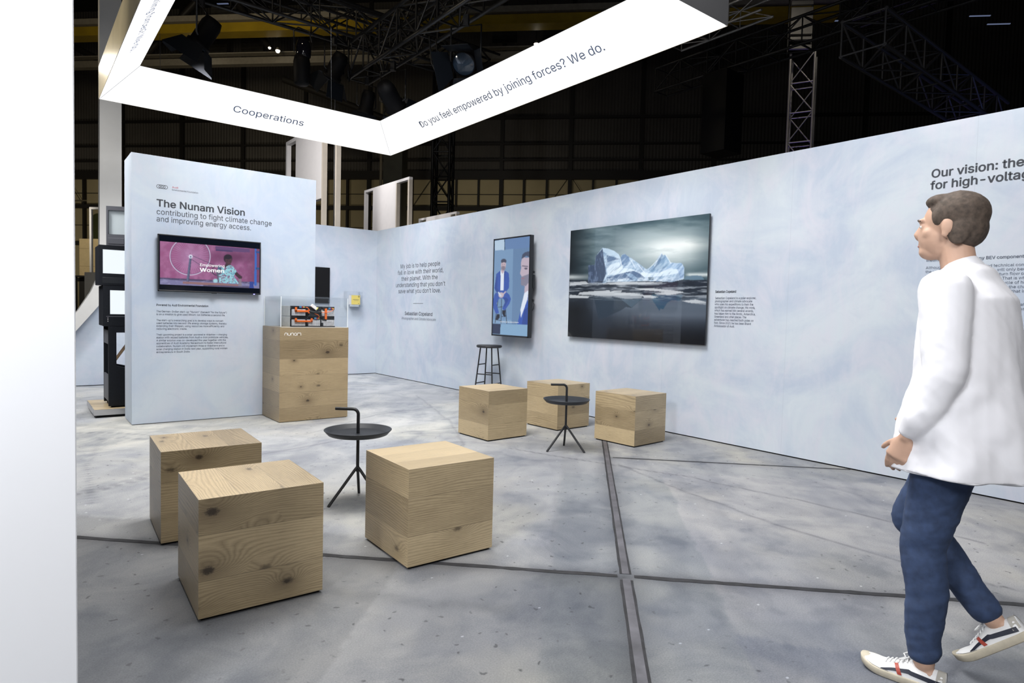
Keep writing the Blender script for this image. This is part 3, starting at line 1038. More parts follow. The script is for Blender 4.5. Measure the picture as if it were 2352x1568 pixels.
for k in range(4):
    j = (k + 1) % 4
    wp(MB().quad(ob[k], ob[j], it[j], it[k]).build('light_face', M['glow']), ring)
    cx, cy = (X0 + X1) / 2, (Y0 + Y1) / 2
    push = lambda p: (p[0] + (0.004 if p[0] > cx else -0.004), p[1] + (0.004 if p[1] > cy else -0.004), p[2])
    a, b, c_, d_ = [push(p) for p in (ob[k], ob[j], ot[j], ot[k])]
    wp(MB().quad(a, b, c_, d_).build('cladding', M['champagne'] if k != 0 else M['shaded_clad']), ring)
top = MB()
for k in range(4):
    j = (k + 1) % 4
    top.quad(ot[k], ot[j], it[j], it[k])
for v in range(len(top.v)):
    top.v[v] = (top.v[v][0], top.v[v][1], top.v[v][2] + 0.003)
wp(top.build('top_cover', M['steel_dark']), ring)
M['seam'] = mat('grey_corner_seam', (0.35, 0.37, 0.4, 1), 0.6)
for k in range(4):
    p, q = Vector(ob[k]), Vector(it[k])
    wp(MB().tube([p + (q - p) * 0.01 + Vector((0, 0, -0.002)), q + Vector((0, 0, -0.002))], 0.0018, 5).build('corner_seam', M['seam']), ring)
for x, y in ((X0 + 0.15, Y0 + 0.6), (X1 - 0.15, Y0 + 0.6), (X1 - 1.0, Y1 - 0.15), (X0 + 0.6, Y1 - 0.15)):
    wp(MB().tube([(x, y, ZT), (x - 0.05, y + 0.1, 9.0)], 0.0022, 6).build('suspension_cable', M['black_matte']), ring)
sl = 1 / Q2
wf = Writing((0, Y1 - 0.004, ZB - 0.004), (1, 0, 0), (0, -sl, sl))
wf.line('Cooperations', -3.378, 0.19, 0.088, 0.90)
wp(wf.build('lettering', M['ink_blue']), ring)
wf = Writing((X1 - 0.004, 0, ZB - 0.004), (0, -1, 0), (-sl, 0, sl))
wf.line('Do you feel empowered by joining forces? We do.', 3.765, 0.20, 0.088, 3.37)
wp(wf.build('lettering', M['ink_blue']), ring)
M['ink_glare'] = mat('glare_paled_lettering', rgb(150, 165, 205), 0.6)  # lettering ink paled in colour for the glare along this arm
wf = Writing((X0 + 0.004, 0, ZB - 0.004), (0, 1, 0), (sl, 0, sl))
wf.line('Do you feel empowered by joining forces? We do.', -7.42, 0.17, 0.088, 3.37)
wp(wf.build('lettering', M['ink_glare']), ring)

# ================================================================== OAK CUBES
def board_face(D, o, ex, ey, n_cuts, along_x, seed, knots=None):
    """one face: origin o, edge vectors ex, ey; boards run along ex (along_x) or ey; n_cuts = fractions where boards meet"""
    o, ex, ey = Vector(o), Vector(ex), Vector(ey)
    cuts = [0.0] + list(n_cuts) + [1.0]
    lx, ly = ex.length, ey.length
    r = random.Random(seed)
    for bi, (a, b) in enumerate(zip(cuts[:-1], cuts[1:])):
        if along_x:
            P = [o + ey * a, o + ex + ey * a, o + ex + ey * b, o + ey * b]
            L, Wd = lx, ly * (b - a)
            uv = [(0, 0), (L, 0), (L, Wd), (0, Wd)]
            e = [(0, 0), (1, 0), (1, 1), (0, 1)]
        else:
            P = [o + ex * a, o + ex * b, o + ex * b + ey, o + ex * a + ey]
            L, Wd = ly, lx * (b - a)
            uv = [(0, 0), (0, Wd), (L, Wd), (L, 0)]
            e = [(0, 0), (0, 1), (1, 1), (1, 0)]
        du, dv = r.uniform(0, 60), r.uniform(0, 60)
        base = len(D['v'])
        D['v'] += [tuple(p) for p in P]
        D['f'].append((base, base + 1, base + 2, base + 3))
        D['uv'] += [(u + du, v + dv) for u, v in uv]
        D['e'] += e
        kn = (knots or {}).get(bi)
        if kn:
            D['k'] += [((u - kn[0] * L) / (kn[2] * 1.5), (v - kn[1] * Wd) / kn[2]) for u, v in uv]
        else:
            D['k'] += [(60.0, 60.0)] * 4
        D['t'].append(r.random())


def board_mesh(name, D, material):
    me = bpy.data.meshes.new(name)
    me.from_pydata(D['v'], [], D['f'])
    u = me.uv_layers.new(name='UVMap')
    u.data.foreach_set('uv', np.array(D['uv'], np.float32).reshape(-1))
    u2 = me.uv_layers.new(name='board_edge')
    u2.data.foreach_set('uv', np.array(D['e'], np.float32).reshape(-1))
    u3 = me.uv_layers.new(name='knot')
    u3.data.foreach_set('uv', np.array(D['k'], np.float32).reshape(-1))
    at = me.attributes.new('tint', 'FLOAT', 'FACE')
    at.data.foreach_set('value', np.array(D['t'], np.float32))
    me.materials.append(material)
    return me


def oak_box(name, sx, sy, sz, side_cuts, top_cuts, top_along_x, seed, material, z0=0.0, knots=None):
    D = dict(v=[], f=[], uv=[], e=[], t=[], k=[])
    K = knots or {}
    Z = (0, 0, sz)
    board_face(D, (0, 0, z0), (sx, 0, 0), Z, side_cuts, True, seed + 1, K.get('front'))
    board_face(D, (sx, 0, z0), (0, sy, 0), Z, side_cuts, True, seed + 2)
    board_face(D, (sx, sy, z0), (-sx, 0, 0), Z, side_cuts, True, seed + 3)
    board_face(D, (0, sy, z0), (0, -sy, 0), Z, side_cuts, True, seed + 4, K.get('side'))
    board_face(D, (0, 0, z0 + sz), (sx, 0, 0), (0, sy, 0), top_cuts, top_along_x, seed + 5, K.get('top'))
    return board_mesh(name, D, material)


CUBES = [((-5.011, -8.67), 87.72, 20, 0.70, False, 'light oak cube seat with black knots, standing clear in front of another cube'),
         ((-4.984, -7.693), 87.39, 41, 0.66, False, 'oak cube seat mostly hidden behind the knotty front cube'),
         ((-4.09, -8.696), 88.33, 77, 0.70, True, 'plain grained oak cube seat standing beside the nearer round tray table'),
         ((-1.966, -6.453), 91.53, 104, 0.72, True, 'oak cube seat in front of the tall black bar stool'),
         ((-0.996, -6.391), 92.11, 135, 0.68, False, 'oak cube seat standing directly behind the farther round tray table'),
         ((-0.933, -7.413), 93.21, 161, 0.69, True, 'oak cube seat closest under the iceberg picture, by the end of the floor rail')]
KNOTS = [{'front': {0: (0.69, 0.5, 0.010), 1: (0.07, 0.22, 0.017), 2: (0.10, 0.62, 0.018)}, 'side': {1: (0.5, 0.5, 0.006)}},
         {'front': {2: (0.36, 0.72, 0.013)}, 'top': {0: (0.8, 0.4, 0.008)}},
         {}, {'side': {1: (0.84, 0.62, 0.012)}}, {'front': {2: (0.75, 0.8, 0.006)}}, {'side': {1: (0.55, 0.6, 0.007)}, 'front': {1: (0.45, 0.2, 0.008)}}]
for ((x, y), th, sd, up, ax, lab), kn_ in zip(CUBES, KNOTS):
    root = thing('oak_cube_seat', lab, 'stool', (x, y, 0), math.radians(th - 90), 'oak cube seats')
    me = oak_box('cube_body', 0.5, 0.5, 0.481, (0.31, up), (0.31, 0.66), ax, sd, M['oak'], 0.012, kn_)
    o = bpy.data.objects.new('cube_body', me)
    COL.objects.link(o)
    o.parent = root
    MB().box((0.012, 0.012, 0), (0.488, 0.488, 0.0125)).build('shadow_gap_base', M['black_matte'], root)  # inset base, blackened for the shadow gap under the cube

# ================================================================== PLINTH, CASE, BATTERY
pl = thing('display_plinth', 'tall rustic oak plinth with a white logo, standing against the partition', 'plinth', (-3.323, -4.46, 0))
me = oak_box('plinth_body', 0.785, 0.592, 1.036, (0.145, 0.31, 0.49, 0.665, 0.86), (0.33, 0.66), True, 222, M['oak_plinth'], 0.006, {'front': {1: (0.40, 0.4, 0.013), 2: (0.3, 0.3, 0.006), 3: (0.2, 0.9, 0.007), 4: (0.685, 0.33, 0.016)}, 'side': {2: (0.6, 0.7, 0.008), 5: (0.62, 0.7, 0.010)}})
o = bpy.data.objects.new('plinth_body', me)
COL.objects.link(o)
o.parent = pl
MB().box((0.01, 0.01, 0), (0.775, 0.582, 0.0065)).build('shadow_gap_base', M['black_matte'], pl)


def logo_nunam():
    mb = MB()
    r, wd, h = 0.0138, 0.0046, 0.0285

    def stroke(pts):
        n_ = len(pts)
        vs = []
        for i in range(n_):
            p = Vector(pts[i])
            d = (Vector(pts[min(i + 1, n_ - 1)]) - Vector(pts[max(i - 1, 0)])).normalized()
            nrm = Vector((-d.y, d.x))
            for s in (-1, 1):
                q = p + nrm * s * wd / 2
                vs.append((q.x, -0.0012, q.y))
        mb.add(vs, [(2 * i, 2 * i + 1, 2 * i + 3, 2 * i + 2) for i in range(n_ - 1)])
    arch = lambda cx, rr, a0, a1, cy: [(cx + rr * math.cos(math.radians(a)), cy + rr * math.sin(math.radians(a))) for a in np.linspace(a0, a1, 14)]
    x = 0.052
    ty = 0.953 + h - r
    by = 0.953 + r
    st = [('n', 0), ('u', 0.0345), ('n', 0.069), ('o', 0.1035), ('m', 0.138)]
    for ch, dx in st:
        cx = x + dx + r
        if ch == 'n':
            stroke([(cx - r, 0.953)] + arch(cx, r, 180, 0, ty) + [(cx + r, 0.953)])
        elif ch == 'u':
            stroke([(cx - r, 0.953 + h)] + arch(cx, r, 180, 360, by) + [(cx + r, 0.953 + h)])
        elif ch == 'o':
            stroke(arch(cx, r, 0, 360, 0.953 + r))
            stroke([(cx + r, 0.953), (cx + r, 0.953 + r)])
        else:
            q = r * 0.72
            for m in (0, 2 * q):
                stroke([(cx - r + m, 0.953)] + arch(cx - r + m + q, q, 180, 0, 0.953 + h - q) + [(cx - r + m + 2 * q, 0.953)])
    return mb


logo_nunam().build('logo', M['ink_white'], pl)

case = thing('acrylic_case', 'clear acrylic display case on top of the oak plinth', 'display case', (-3.31, -4.447, 1.042))
cw, cd, ch, th_ = 0.765, 0.57, 0.335, 0.008
for nm, lo, hi in (('pane', (0, 0, 0), (cw, th_, ch)), ('pane', (0, cd - th_, 0), (cw, cd, ch)), ('pane', (0, th_, 0), (th_, cd - th_, ch)), ('pane', (cw - th_, th_, 0), (cw, cd - th_, ch)), ('pane', (0, 0, ch), (cw, cd, ch + th_))):
    MB().box(lo, hi).build(nm, M['clear'], case)
for x, y in ((0.001, 0.001), (cw - 0.001, 0.001), (0.001, cd - 0.001)):
    MB().box((x - 0.003, y - 0.003, 0), (x + 0.003, y + 0.003, ch)).build('polished_edge', M['clear_edge'], case)
MB().box((0.0, -0.002, 0.0), (cw, 0.003, 0.004)).build('polished_edge', M['clear_edge'], case)
MB().box((0.0, 0.0, 0.0), (0.004, cd, 0.004)).build('polished_edge', M['clear_edge'], case)

M['cell'] = mat('grey_battery_casting', (0.58, 0.60, 0.65, 1), 0.5, 0.1, vary=0.15, vscale=30)
M['cell_side'] = mat('pale_grey_battery_plate', (0.58, 0.61, 0.62, 1), 0.6, 0.0, vary=0.08, vscale=20)
M['orange'] = mat('orange_busbar', rgb(230, 110, 40), 0.4)
M['con_blue'] = mat('blue_connector', rgb(60, 120, 165), 0.5)
M['con_red'] = mat('dark_red_connector', rgb(140, 30, 55), 0.5)
M['con_yellow'] = mat('yellow_connector', rgb(225, 215, 100), 0.5)
bat = thing('battery_pack', 'grey battery pack with orange busbars inside the clear case', 'battery', (-3.15, -4.30, 1.042))
BW, BH, BD = 0.515, 0.236, 0.33
MB().box((0.0, 0.03, 0), (BW, BD, BH * 0.49)).box((0.0, 0.03, BH * 0.51), (BW, BD, BH)).build('side_plate', M['cell_side'], bat, 0.003)
MB().box((0.001, 0.02, 0), (BW - 0.001, 0.032, BH)).build('backing', M['black_plastic'], bat)
kw = BW / 3
for ci in range(3):
    for ri in range(2):
        z0 = 0.012 if ri == 0 else 0.128
        mb = MB().box((ci * kw + 0.012, 0.0, z0), ((ci + 1) * kw - 0.008, 0.022, z0 + 0.072))
        for q in range(6):
            xx = ci * kw + 0.02 + q * (kw - 0.04) / 5
            mb.box((xx - 0.0016, -0.005, z0), (xx + 0.0016, 0.0, z0 + 0.072))
        for q in range(4):
            mb.box((ci * kw + 0.012, -0.004, z0 + 0.008 + q * 0.018), ((ci + 1) * kw - 0.008, 0.0, z0 + 0.0105 + q * 0.018))
        if ci == 1 and ri == 1:
            continue
        mb.build('cell_module', M['cell'], bat)
for lo, hi in (((0.0, -0.002, 0), (BW, 0.03, 0.012)),):
    MB().box(lo, hi).build('base_rail', M['black_plastic'], bat)
for xx in (0.17, 0.345):
    MB().box((xx, -0.012, 0.006), (xx + 0.025, 0.02, 0.05)).build('clamp', M['black_plastic'], bat, 0.003)
for lo, hi in (((0.0, -0.006, 0.205), (0.06, 0.02, BH)), ((0.0, -0.006, 0.09), (0.06, 0.02, 0.125)), ((0.36, -0.006, 0.19), (0.42, 0.02, 0.228)), ((0.36, -0.008, 0.075), (0.41, 0.02, 0.12))):
    MB().box(lo, hi).build('clamp', M['black_plastic'], bat, 0.003)
MB().prism([(0.19, 0.118), (0.35, 0.118), (0.34, 0.175), (0.22, 0.178)], lambda a, b, d: (a, d, b), -0.02, 0.02).build('centre_cover', M['black_plastic'], bat, 0.004)
for segs in ([(0.04, 0.222, 0.062, 0.17), (0.04, 0.19, 0.2, 0.168), (0.19, 0.2, 0.208, 0.155)], [(0.04, 0.1, 0.062, 0.058), (0.04, 0.075, 0.24, 0.056), (0.22, 0.1, 0.242, 0.058)], [(0.385, 0.215, 0.41, 0.09)]):
    mb = MB()
    for x0, z1, x1, z0 in segs:
        mb.box((x0, -0.022, min(z0, z1)), (x1, -0.004, max(z0, z1)))
    mb.build('busbar', M['orange'], bat, 0.003)
for pts in ([(0.16, -0.012, 0.222), (0.18, -0.02, 0.222), (0.195, -0.025, 0.2), (0.2, -0.025, 0.18)], [(0.33, -0.02, 0.166), (0.40, -0.03, 0.17), (0.47, -0.025, 0.19), (0.495, -0.015, 0.215)], [(0.26, -0.024, 0.155), (0.3, -0.03, 0.14), (0.315, -0.025, 0.12), (0.31, -0.015, 0.105)]):
    MB().tube(pts, 0.0035, 8).build('cable', M['orange'], bat)
for cx, cz in ((0.09, 0.224), (0.43, 0.216), (0.262, 0.1)):
    MB().box((cx, -0.014, cz - 0.01), (cx + 0.026, 0.0, cz + 0.01)).build('connector', M['con_blue'], bat, 0.002)
    MB().box((cx + 0.026, -0.014, cz - 0.01), (cx + 0.044, 0.0, cz + 0.01)).build('connector', M['con_red'], bat, 0.002)
    MB().box((cx + 0.046, -0.014, cz - 0.006), (cx + 0.06, 0.0, cz + 0.006)).build('connector', M['con_yellow'], bat, 0.002)
mt = Matrix.Translation((0.265, 0.0, 0.225)) @ Matrix.Rotation(math.radians(38), 4, 'Y')
MB().cbox((0, 0, 0), (0.085, 0.03, 0.034), mt).build('plug_housing', M['white_frame'], bat, 0.003)
mt2 = Matrix.Translation((0.318, -0.005, 0.192)) @ Matrix.Rotation(math.radians(38), 4, 'Y')
MB().cbox((0, 0, 0), (0.05, 0.03, 0.024), mt2).build('plug', M['black_plastic'], bat, 0.004)
MB().cbox((-0.03, 0, 0), (0.008, 0.032, 0.036), mt2).build('plug_collar', M['con_yellow'], bat, 0.002)
MB().cbox((0.026, 0, 0), (0.012, 0.026, 0.02), mt2).build('plug_collar', M['con_yellow'], bat, 0.002)
MB().tube([(0.2, -0.02, 0.178), (0.27, -0.03, 0.168), (0.34, -0.025, 0.17)], 0.011, 8).build('cable_loom', M['black_plastic'], bat)

# ================================================================== TRAY TABLES
def tray_table():
    root = thing('tray_table', 'nearer black round tray table with a bent carrying handle, beside the plain grained cube', 'table', (-3.824, -7.545, 0), 0, 'black tray tables')
    prof = [(0.0, 0.452), (0.175, 0.452), (0.185, 0.453), (0.21, 0.478), (0.2155, 0.479), (0.216, 0.476), (0.19, 0.447), (0.18, 0.443), (0.0, 0.443)]
    MB().lathe(prof, n=64).build('tray', M['tray'], root)
    MB().tube([(0, 0, 0.20), (0, 0, 0.446)], 0.0105, 14).build('stem', M['black_metal'], root)
    pts = [(0, 0, 0.45), (0, 0, 0.575)] + [(-0.035 + 0.035 * math.cos(a), 0, 0.575 + 0.035 * math.sin(a)) for a in np.linspace(0.2, PI / 2, 7)] + [(-0.15, 0, 0.61)]
    MB().tube(pts, 0.0105, 14).build('handle', M['black_metal'], root)
    MB().lathe([(0.0, 0.0), (0.014, 0.0), (0.014, 0.014), (0.0, 0.014)], (0, 0, 0.436), 20).build('collar', M['black_metal'], root)
    for k in range(3):
        a = math.radians(180 + 120 * k)
        c, s = math.cos(a), math.sin(a)
        MB().tube([(0, 0, 0.232), (0.02 * c, 0.02 * s, 0.212), (0.195 * c, 0.195 * s, 0.006), (0.198 * c, 0.198 * s, 0.0)], 0.0095, 12).build('leg', M['black_metal'], root)
    return root


tb = tray_table()
tb.rotation_euler = (0, 0, math.radians(2))
tb2 = copy_thing(tb, (-1.571, -7.13, 0), math.radians(110 - 0), 'farther black round tray table between the three cubes by the printed wall')
# the farther table's handle points the same way as the nearer one's
for ch in tb.children:
    if ch.name.startswith('handle'):
        ch.rotation_euler = (0, 0, math.radians(-42))
for ch in tb2.children:
    if ch.name.startswith('handle'):
        ch.rotation_euler = (0, 0, math.radians(-142))

# ================================================================== BAR STOOL
bs = thing('bar_stool', 'tall black bar stool with round seat under the upright screen', 'stool', (-0.36, -4.26, 0), math.radians(25))
MB().lathe([(0.0, 0.768), (0.165, 0.768), (0.178, 0.776), (0.18, 0.79), (0.172, 0.803), (0.0, 0.80)], n=48).build('seat', M['black_wood'], bs)
legs = []
for k in range(4):
    a = math.radians(45 + 90 * k)
    p0, p1 = Vector((0.125 * math.cos(a), 0.125 * math.sin(a), 0.77)), Vector((0.215 * math.cos(a), 0.215 * math.sin(a), 0.0))
    legs.append((p0, p1))
    MB().tube([p0, p1], 0.0095, 12).build('leg', M['black_metal'], bs)
at = lambda k, z: legs[k][0].lerp(legs[k][1], (0.77 - z) / 0.77)
for k, z in ((0, 0.53), (2, 0.53), (1, 0.40), (3, 0.40), (0, 0.27), (2, 0.27)):
    MB().tube([at(k, z), at((k + 1) % 4, z)], 0.008, 10).build('foot_rail', M['black_metal'], bs)

# ================================================================== SCREENS AND PICTURE
def tv_picture():
    P = Paint(300, 132, [(77, 222), (2215, 385), (2205, 1240), (75, 1160)])
    x, y = P.x, P.y
    P.c[:] = (140, 84, 124)
    n = fbm(x / 120, y / 120, 5, 2)
    P.put(np.clip((n - 0.45) * 2.5, 0, 0.6), (172, 106, 152))
    P.put(np.clip((0.5 - n) * 2.5, 0, 0.5), (135, 62, 110))
    P.ell(200, 600, 420, 500, (190, 105, 150), 0.25, 0.9)
    P.put(np.clip((x - 1900) / 250, 0, 1) * 0.7, (95, 48, 78))
    P.ell(1650, 560, 420, 110, (95, 45, 80), 0.8, 0.7)
    P.poly([(1262, 325), (2005, 382), (2005, 462), (1640, 445), (1630, 450), (1275, 430)], (92, 62, 108))
    P.poly([(1275, 395), (1635, 420), (1635, 455), (1275, 432)], (60, 48, 90), 0.8)
    fl = y > 1015 + (x - 77) * 0.045
    P.put(fl.astype(float), (118, 115, 155))
    P.put(((y > 1010 + (x - 77) * 0.045) & (y < 1050 + (x - 77) * 0.045)).astype(float) * 0.8, (62, 52, 82))
    P.put(fl * np.clip((fbm(x / 90, y / 30, 4, 5) - 0.5) * 3, 0, 0.6), (150, 150, 190))
    # wheel with radiating spokes
    ang = np.arctan2(y - 550, x - 722)
    d = np.hypot((x - 722) / 432, (y - 550) / 405)
    P.put(((d < 0.97) & (d > 0.05)) * (0.35 + 0.35 * np.cos(ang * 48)) * np.clip(1.1 - d, 0.15, 1), (205, 175, 215))
    P.put(np.exp(-((d - 1.0) / 0.018) ** 2), (215, 220, 240))
    P.put(np.exp(-((d - 0.965) / 0.012) ** 2) * 0.7, (80, 70, 105))
    P.poly([(708, 580), (756, 580), (690, 1155), (632, 1155)], (92, 98, 128))
    P.poly([(735, 580), (756, 580), (690, 1155), (672, 1155)], (62, 66, 92), 0.8)
    P.ell(735, 555, 42, 42, (225, 235, 250), 0.9, 0.3)
    P.ell(735, 560, 16, 20, (70, 80, 110), 0.9)
    P.seg((780, 540), (1290, 760), 9, (70, 60, 90))
    P.seg((760, 620), (1260, 950), 9, (70, 60, 90))
    # seated woman in a printed sari
    P.poly([(1480, 700), (1590, 700), (1600, 780), (1450, 800)], (62, 42, 52))
    P.poly([(1330, 735), (1450, 800), (1560, 735), (1640, 755), (1722, 872), (1660, 965), (1770, 1140), (1220, 1110), (1245, 1060), (1300, 1035), (1310, 880)], (152, 208, 220))
    spots = fbm(x / 26, y / 26, 2, 41)
    body = P.inside([(1330, 735), (1450, 800), (1560, 735), (1640, 755), (1722, 872), (1660, 965), (1770, 1140), (1220, 1110), (1245, 1060), (1300, 1035), (1310, 880)])
    P.put(body * np.clip((spots - 0.60) * 14, 0, 0.9), (120, 75, 110))
    P.put(body * np.clip((0.36 - spots) * 14, 0, 0.8), (80, 140, 165))
    P.poly([(1330, 735), (1400, 770), (1380, 860), (1310, 830)], (60, 90, 125), 0.9)
    P.ell(1535, 600, 90, 95, (32, 24, 36), 1, 0.1)
    P.ell(1548, 635, 72, 88, (70, 46, 54), 1, 0.1)
    P.ell(1535, 560, 84, 50, (30, 22, 34), 1, 0.1)
    P.ell(1520, 640, 14, 6, (25, 18, 25), 0.8)
    P.ell(1580, 648, 12, 6, (25, 18, 25), 0.8)
    P.ell(1552, 690, 24, 7, (105, 55, 62), 0.8)
    P.poly([(1690, 900), (1725, 885), (1800, 955), (1842, 985), (1830, 1030), (1780, 1035), (1680, 945)], (58, 40, 50))
    P.poly([(1755, 1030), (1820, 1030), (1830, 1190), (1760, 1190)], (130, 120, 130), 0.8)
    # hand wheel and spindle
    d2 = np.hypot((x - 1290) / 95, (y - 860) / 95)
    P.put(np.exp(-((d2 - 1) / 0.09) ** 2), (48, 48, 66))
    P.ell(1330, 880, 65, 50, (95, 98, 118), 0.9, 0.3)
    P.poly([(1290, 900), (1330, 900), (1345, 1110), (1312, 1110)], (85, 85, 105))
    P.ell(1262, 1075, 50, 42, (165, 215, 225), 0.9, 0.3)
    P.poly([(565, 1098), (1000, 1112), (1755, 1150), (1755, 1192), (1000, 1165), (565, 1145)], (142, 104, 106))
    P.poly([(1000, 1165), (2000, 1195), (2000, 1240), (1000, 1200)], (62, 55, 80), 0.7)
    P.poly([(2000, 1090), (2085, 1090), (2085, 1235), (1990, 1235)], (42, 62, 140))
    P.poly([(2112, 380), (2152, 380), (2150, 1180), (2095, 1180)], (52, 98, 185))
    P.poly([(2130, 430), (2215, 440), (2215, 480), (2140, 470)], (45, 70, 130))
    P.poly([(2130, 780), (2215, 785), (2215, 830), (2130, 830)], (45, 75, 125))
    P.put(np.ones_like(x) * 0.06, (230, 230, 255))
    return P


tv = thing('television', 'wide black television on the partition showing a woman beside a spinning wheel', 'television', (-3.885, -3.86, 1.39))
TX0, TX1, TZ0, TZ1, TYF = -4.402, -3.368, 1.394, 1.988, -3.925
wp(MB().box((TX0, TYF + 0.008, TZ0), (TX1, -3.89, TZ1)).build('casing', M['black_plastic'], bevel=0.004), tv)
fr = MB()
for lo, hi in (((TX0, TYF, TZ0), (TX1, TYF + 0.012, TZ0 + 0.014)), ((TX0, TYF, TZ1 - 0.012), (TX1, TYF + 0.012, TZ1)), ((TX0, TYF, TZ0), (TX0 + 0.012, TYF + 0.012, TZ1)), ((TX1 - 0.012, TYF, TZ0), (TX1, TYF + 0.012, TZ1))):
    fr.box(lo, hi)
wp(fr.build('frame', M['black_plastic'], bevel=0.002), tv)
M['screen_off'] = mat('dark_screen_glass', (0.004, 0.006, 0.012, 1), 0.12)
wp(MB().box((TX0 + 0.01, TYF + 0.004, TZ0 + 0.01), (TX1 - 0.01, TYF + 0.01, TZ1 - 0.01)).build('screen_glass', M['screen_off']), tv)
wp(tv_picture().build('screen_image', M['screen'], (-4.382, TYF + 0.002, 1.913), (1.0, 0, 0), (0, 0, -0.448)), tv)
M['caption_lit'] = emit('lit_caption', (1, 1, 1, 1), 0.95)
w = Writing((0, TYF + 0.0005, 0), (1, 0, 0), (0, 0, 1))
w.line('Empowering', -4.004, 1.679, 0.029, 0.245, 0.012)
w.line('Women', -4.004, 1.622, 0.038, 0.243, 0.03)
wp(w.build('screen_caption', M['caption_lit']), tv)
M['standby'] = emit('blue_standby_light', (0.25, 0.22, 1, 1), 8)
wp(MB().cbox((-3.44, TYF - 0.001, TZ0 + 0.004), (0.014, 0.006, 0.006)).build('standby_light', M['standby']), tv)
wp(MB().cbox((-3.86, TYF - 0.002, TZ0 - 0.002), (0.05, 0.02, 0.01)).build('sensor_bar', M['tray']), tv)
wp(MB().box((-4.1, -3.892, 1.5), (-3.65, -3.859, 1.88)).build('wall_bracket', M['black_metal']), tv)


def portrait_picture():
    P = Paint(116, 212, [(95, 135), (568, 80), (548, 1470), (78, 1440)])
    x, y = P.x, P.y
    P.c[:] = (118, 150, 185)
    P.put(np.clip((y - 260) / 1100, 0, 1) * 0.5, (95, 130, 170))
    P.put((y < 268 - (x - 90) * 0.05) * 1.0, (98, 128, 172))
    P.poly([(348, 255), (570, 240), (560, 1305), (335, 1295)], (98, 128, 165))
    P.poly([(95, 140), (232, 120), (232, 268), (100, 275)], (180, 202, 222))
    P.poly([(225, 120), (236, 120), (236, 270), (225, 270)], (60, 85, 110))
    P.poly([(80, 1290), (340, 1292), (330, 1240), (82, 1240)], (135, 165, 195), 0.6)
    P.poly([(75, 1300), (560, 1305), (550, 1475), (75, 1445)], (128, 165, 198))
    P.poly([(80, 1290), (188, 1295), (180, 1440), (78, 1432)], (38, 48, 75))
    # stool behind the sitter
    for a, b in (((150, 950), (112, 1280)), ((196, 950), (192, 1285)), ((240, 960), (270, 1290)), ((135, 1065), (250, 1055)), ((120, 1230), (190, 1255)), ((195, 1195), (262, 1185))):
        P.seg(a, b, 7, (28, 32, 42))
    blue, dk = (52, 82, 165), (36, 58, 125)
    P.poly([(120, 860), (255, 850), (300, 890), (322, 950), (305, 1010), (240, 1110), (205, 1085), (245, 985), (215, 940), (165, 940), (130, 1010), (165, 1150), (120, 1150), (85, 1070), (85, 950), (100, 890)], blue)
    P.poly([(215, 930), (260, 930), (290, 960), (240, 1060), (225, 1050), (250, 985)], dk, 0.6)
    P.poly([(170, 560), (245, 560), (290, 590), (298, 700), (292, 800), (255, 855), (170, 870), (120, 850), (98, 800), (112, 690), (122, 600)], blue)
    P.poly([(122, 620), (140, 640), (135, 790), (165, 860), (140, 870), (100, 800)], dk, 0.5)
    P.poly([(180, 555), (228, 555), (222, 830), (178, 830)], (222, 230, 242))
    P.poly([(228, 560), (245, 565), (228, 720), (222, 700)], dk, 0.6)
    P.poly([(188, 530), (228, 530), (224, 575), (206, 600), (188, 575)], (190, 170, 180))
    P.ell(216, 480, 33, 70, (192, 170, 178), 1, 0.1)
    P.ell(216, 520, 27, 34, (115, 105, 118), 0.8, 0.3)
    P.ell(220, 425, 36, 34, (62, 66, 84), 1, 0.12)
    P.ell(222, 465, 30, 26, (192, 170, 178), 1, 0.15)
    P.ell(205, 470, 6, 4, (70, 60, 70), 0.9)
    P.ell(230, 470, 6, 4, (70, 60, 70), 0.9)
    P.ell(190, 895, 36, 38, (196, 178, 186), 1, 0.15)
    P.seg((155, 860), (185, 905), 20, (205, 215, 230))
    P.seg((248, 850), (205, 900), 18, (196, 178, 186))
    P.poly([(135, 1160), (172, 1160), (175, 1210), (140, 1248), (120, 1240)], (24, 26, 38))
    P.poly([(205, 1105), (248, 1105), (252, 1195), (235, 1200), (205, 1150)], (24, 26, 38))
    # close-up profile at the edge
    P.poly([(565, 380), (470, 375), (450, 450), (455, 520), (440, 595), (462, 640), (452, 665), (455, 755), (505, 770), (500, 880), (555, 880)], (188, 172, 186))
    P.poly([(462, 640), (565, 600), (560, 720), (520, 768), (470, 768), (452, 750), (450, 660)], (118, 118, 138), 0.85)
    P.poly([(458, 390), (470, 330), (510, 300), (570, 290), (568, 375), (520, 350), (480, 385)], (66, 74, 96))
    P.ell(518, 528, 22, 14, (80, 74, 92), 0.9)
    P.seg((470, 492), (540, 500), 12, (80, 76, 96))
    P.ell(480, 662, 22, 10, (150, 110, 128), 0.9)
    P.poly([(500, 870), (550, 830), (560, 960), (455, 1215), (452, 1090), (480, 960)], (222, 230, 244))
    P.poly([(550, 890), (560, 1305), (410, 1303), (450, 1120), (458, 1210), (540, 960)], (48, 82, 172))
    P.poly([(500, 1105), (548, 1060), (548, 1305), (470, 1303)], dk, 0.6)
    P.put(np.ones_like(x) * 0.05, (220, 235, 255))
    return P


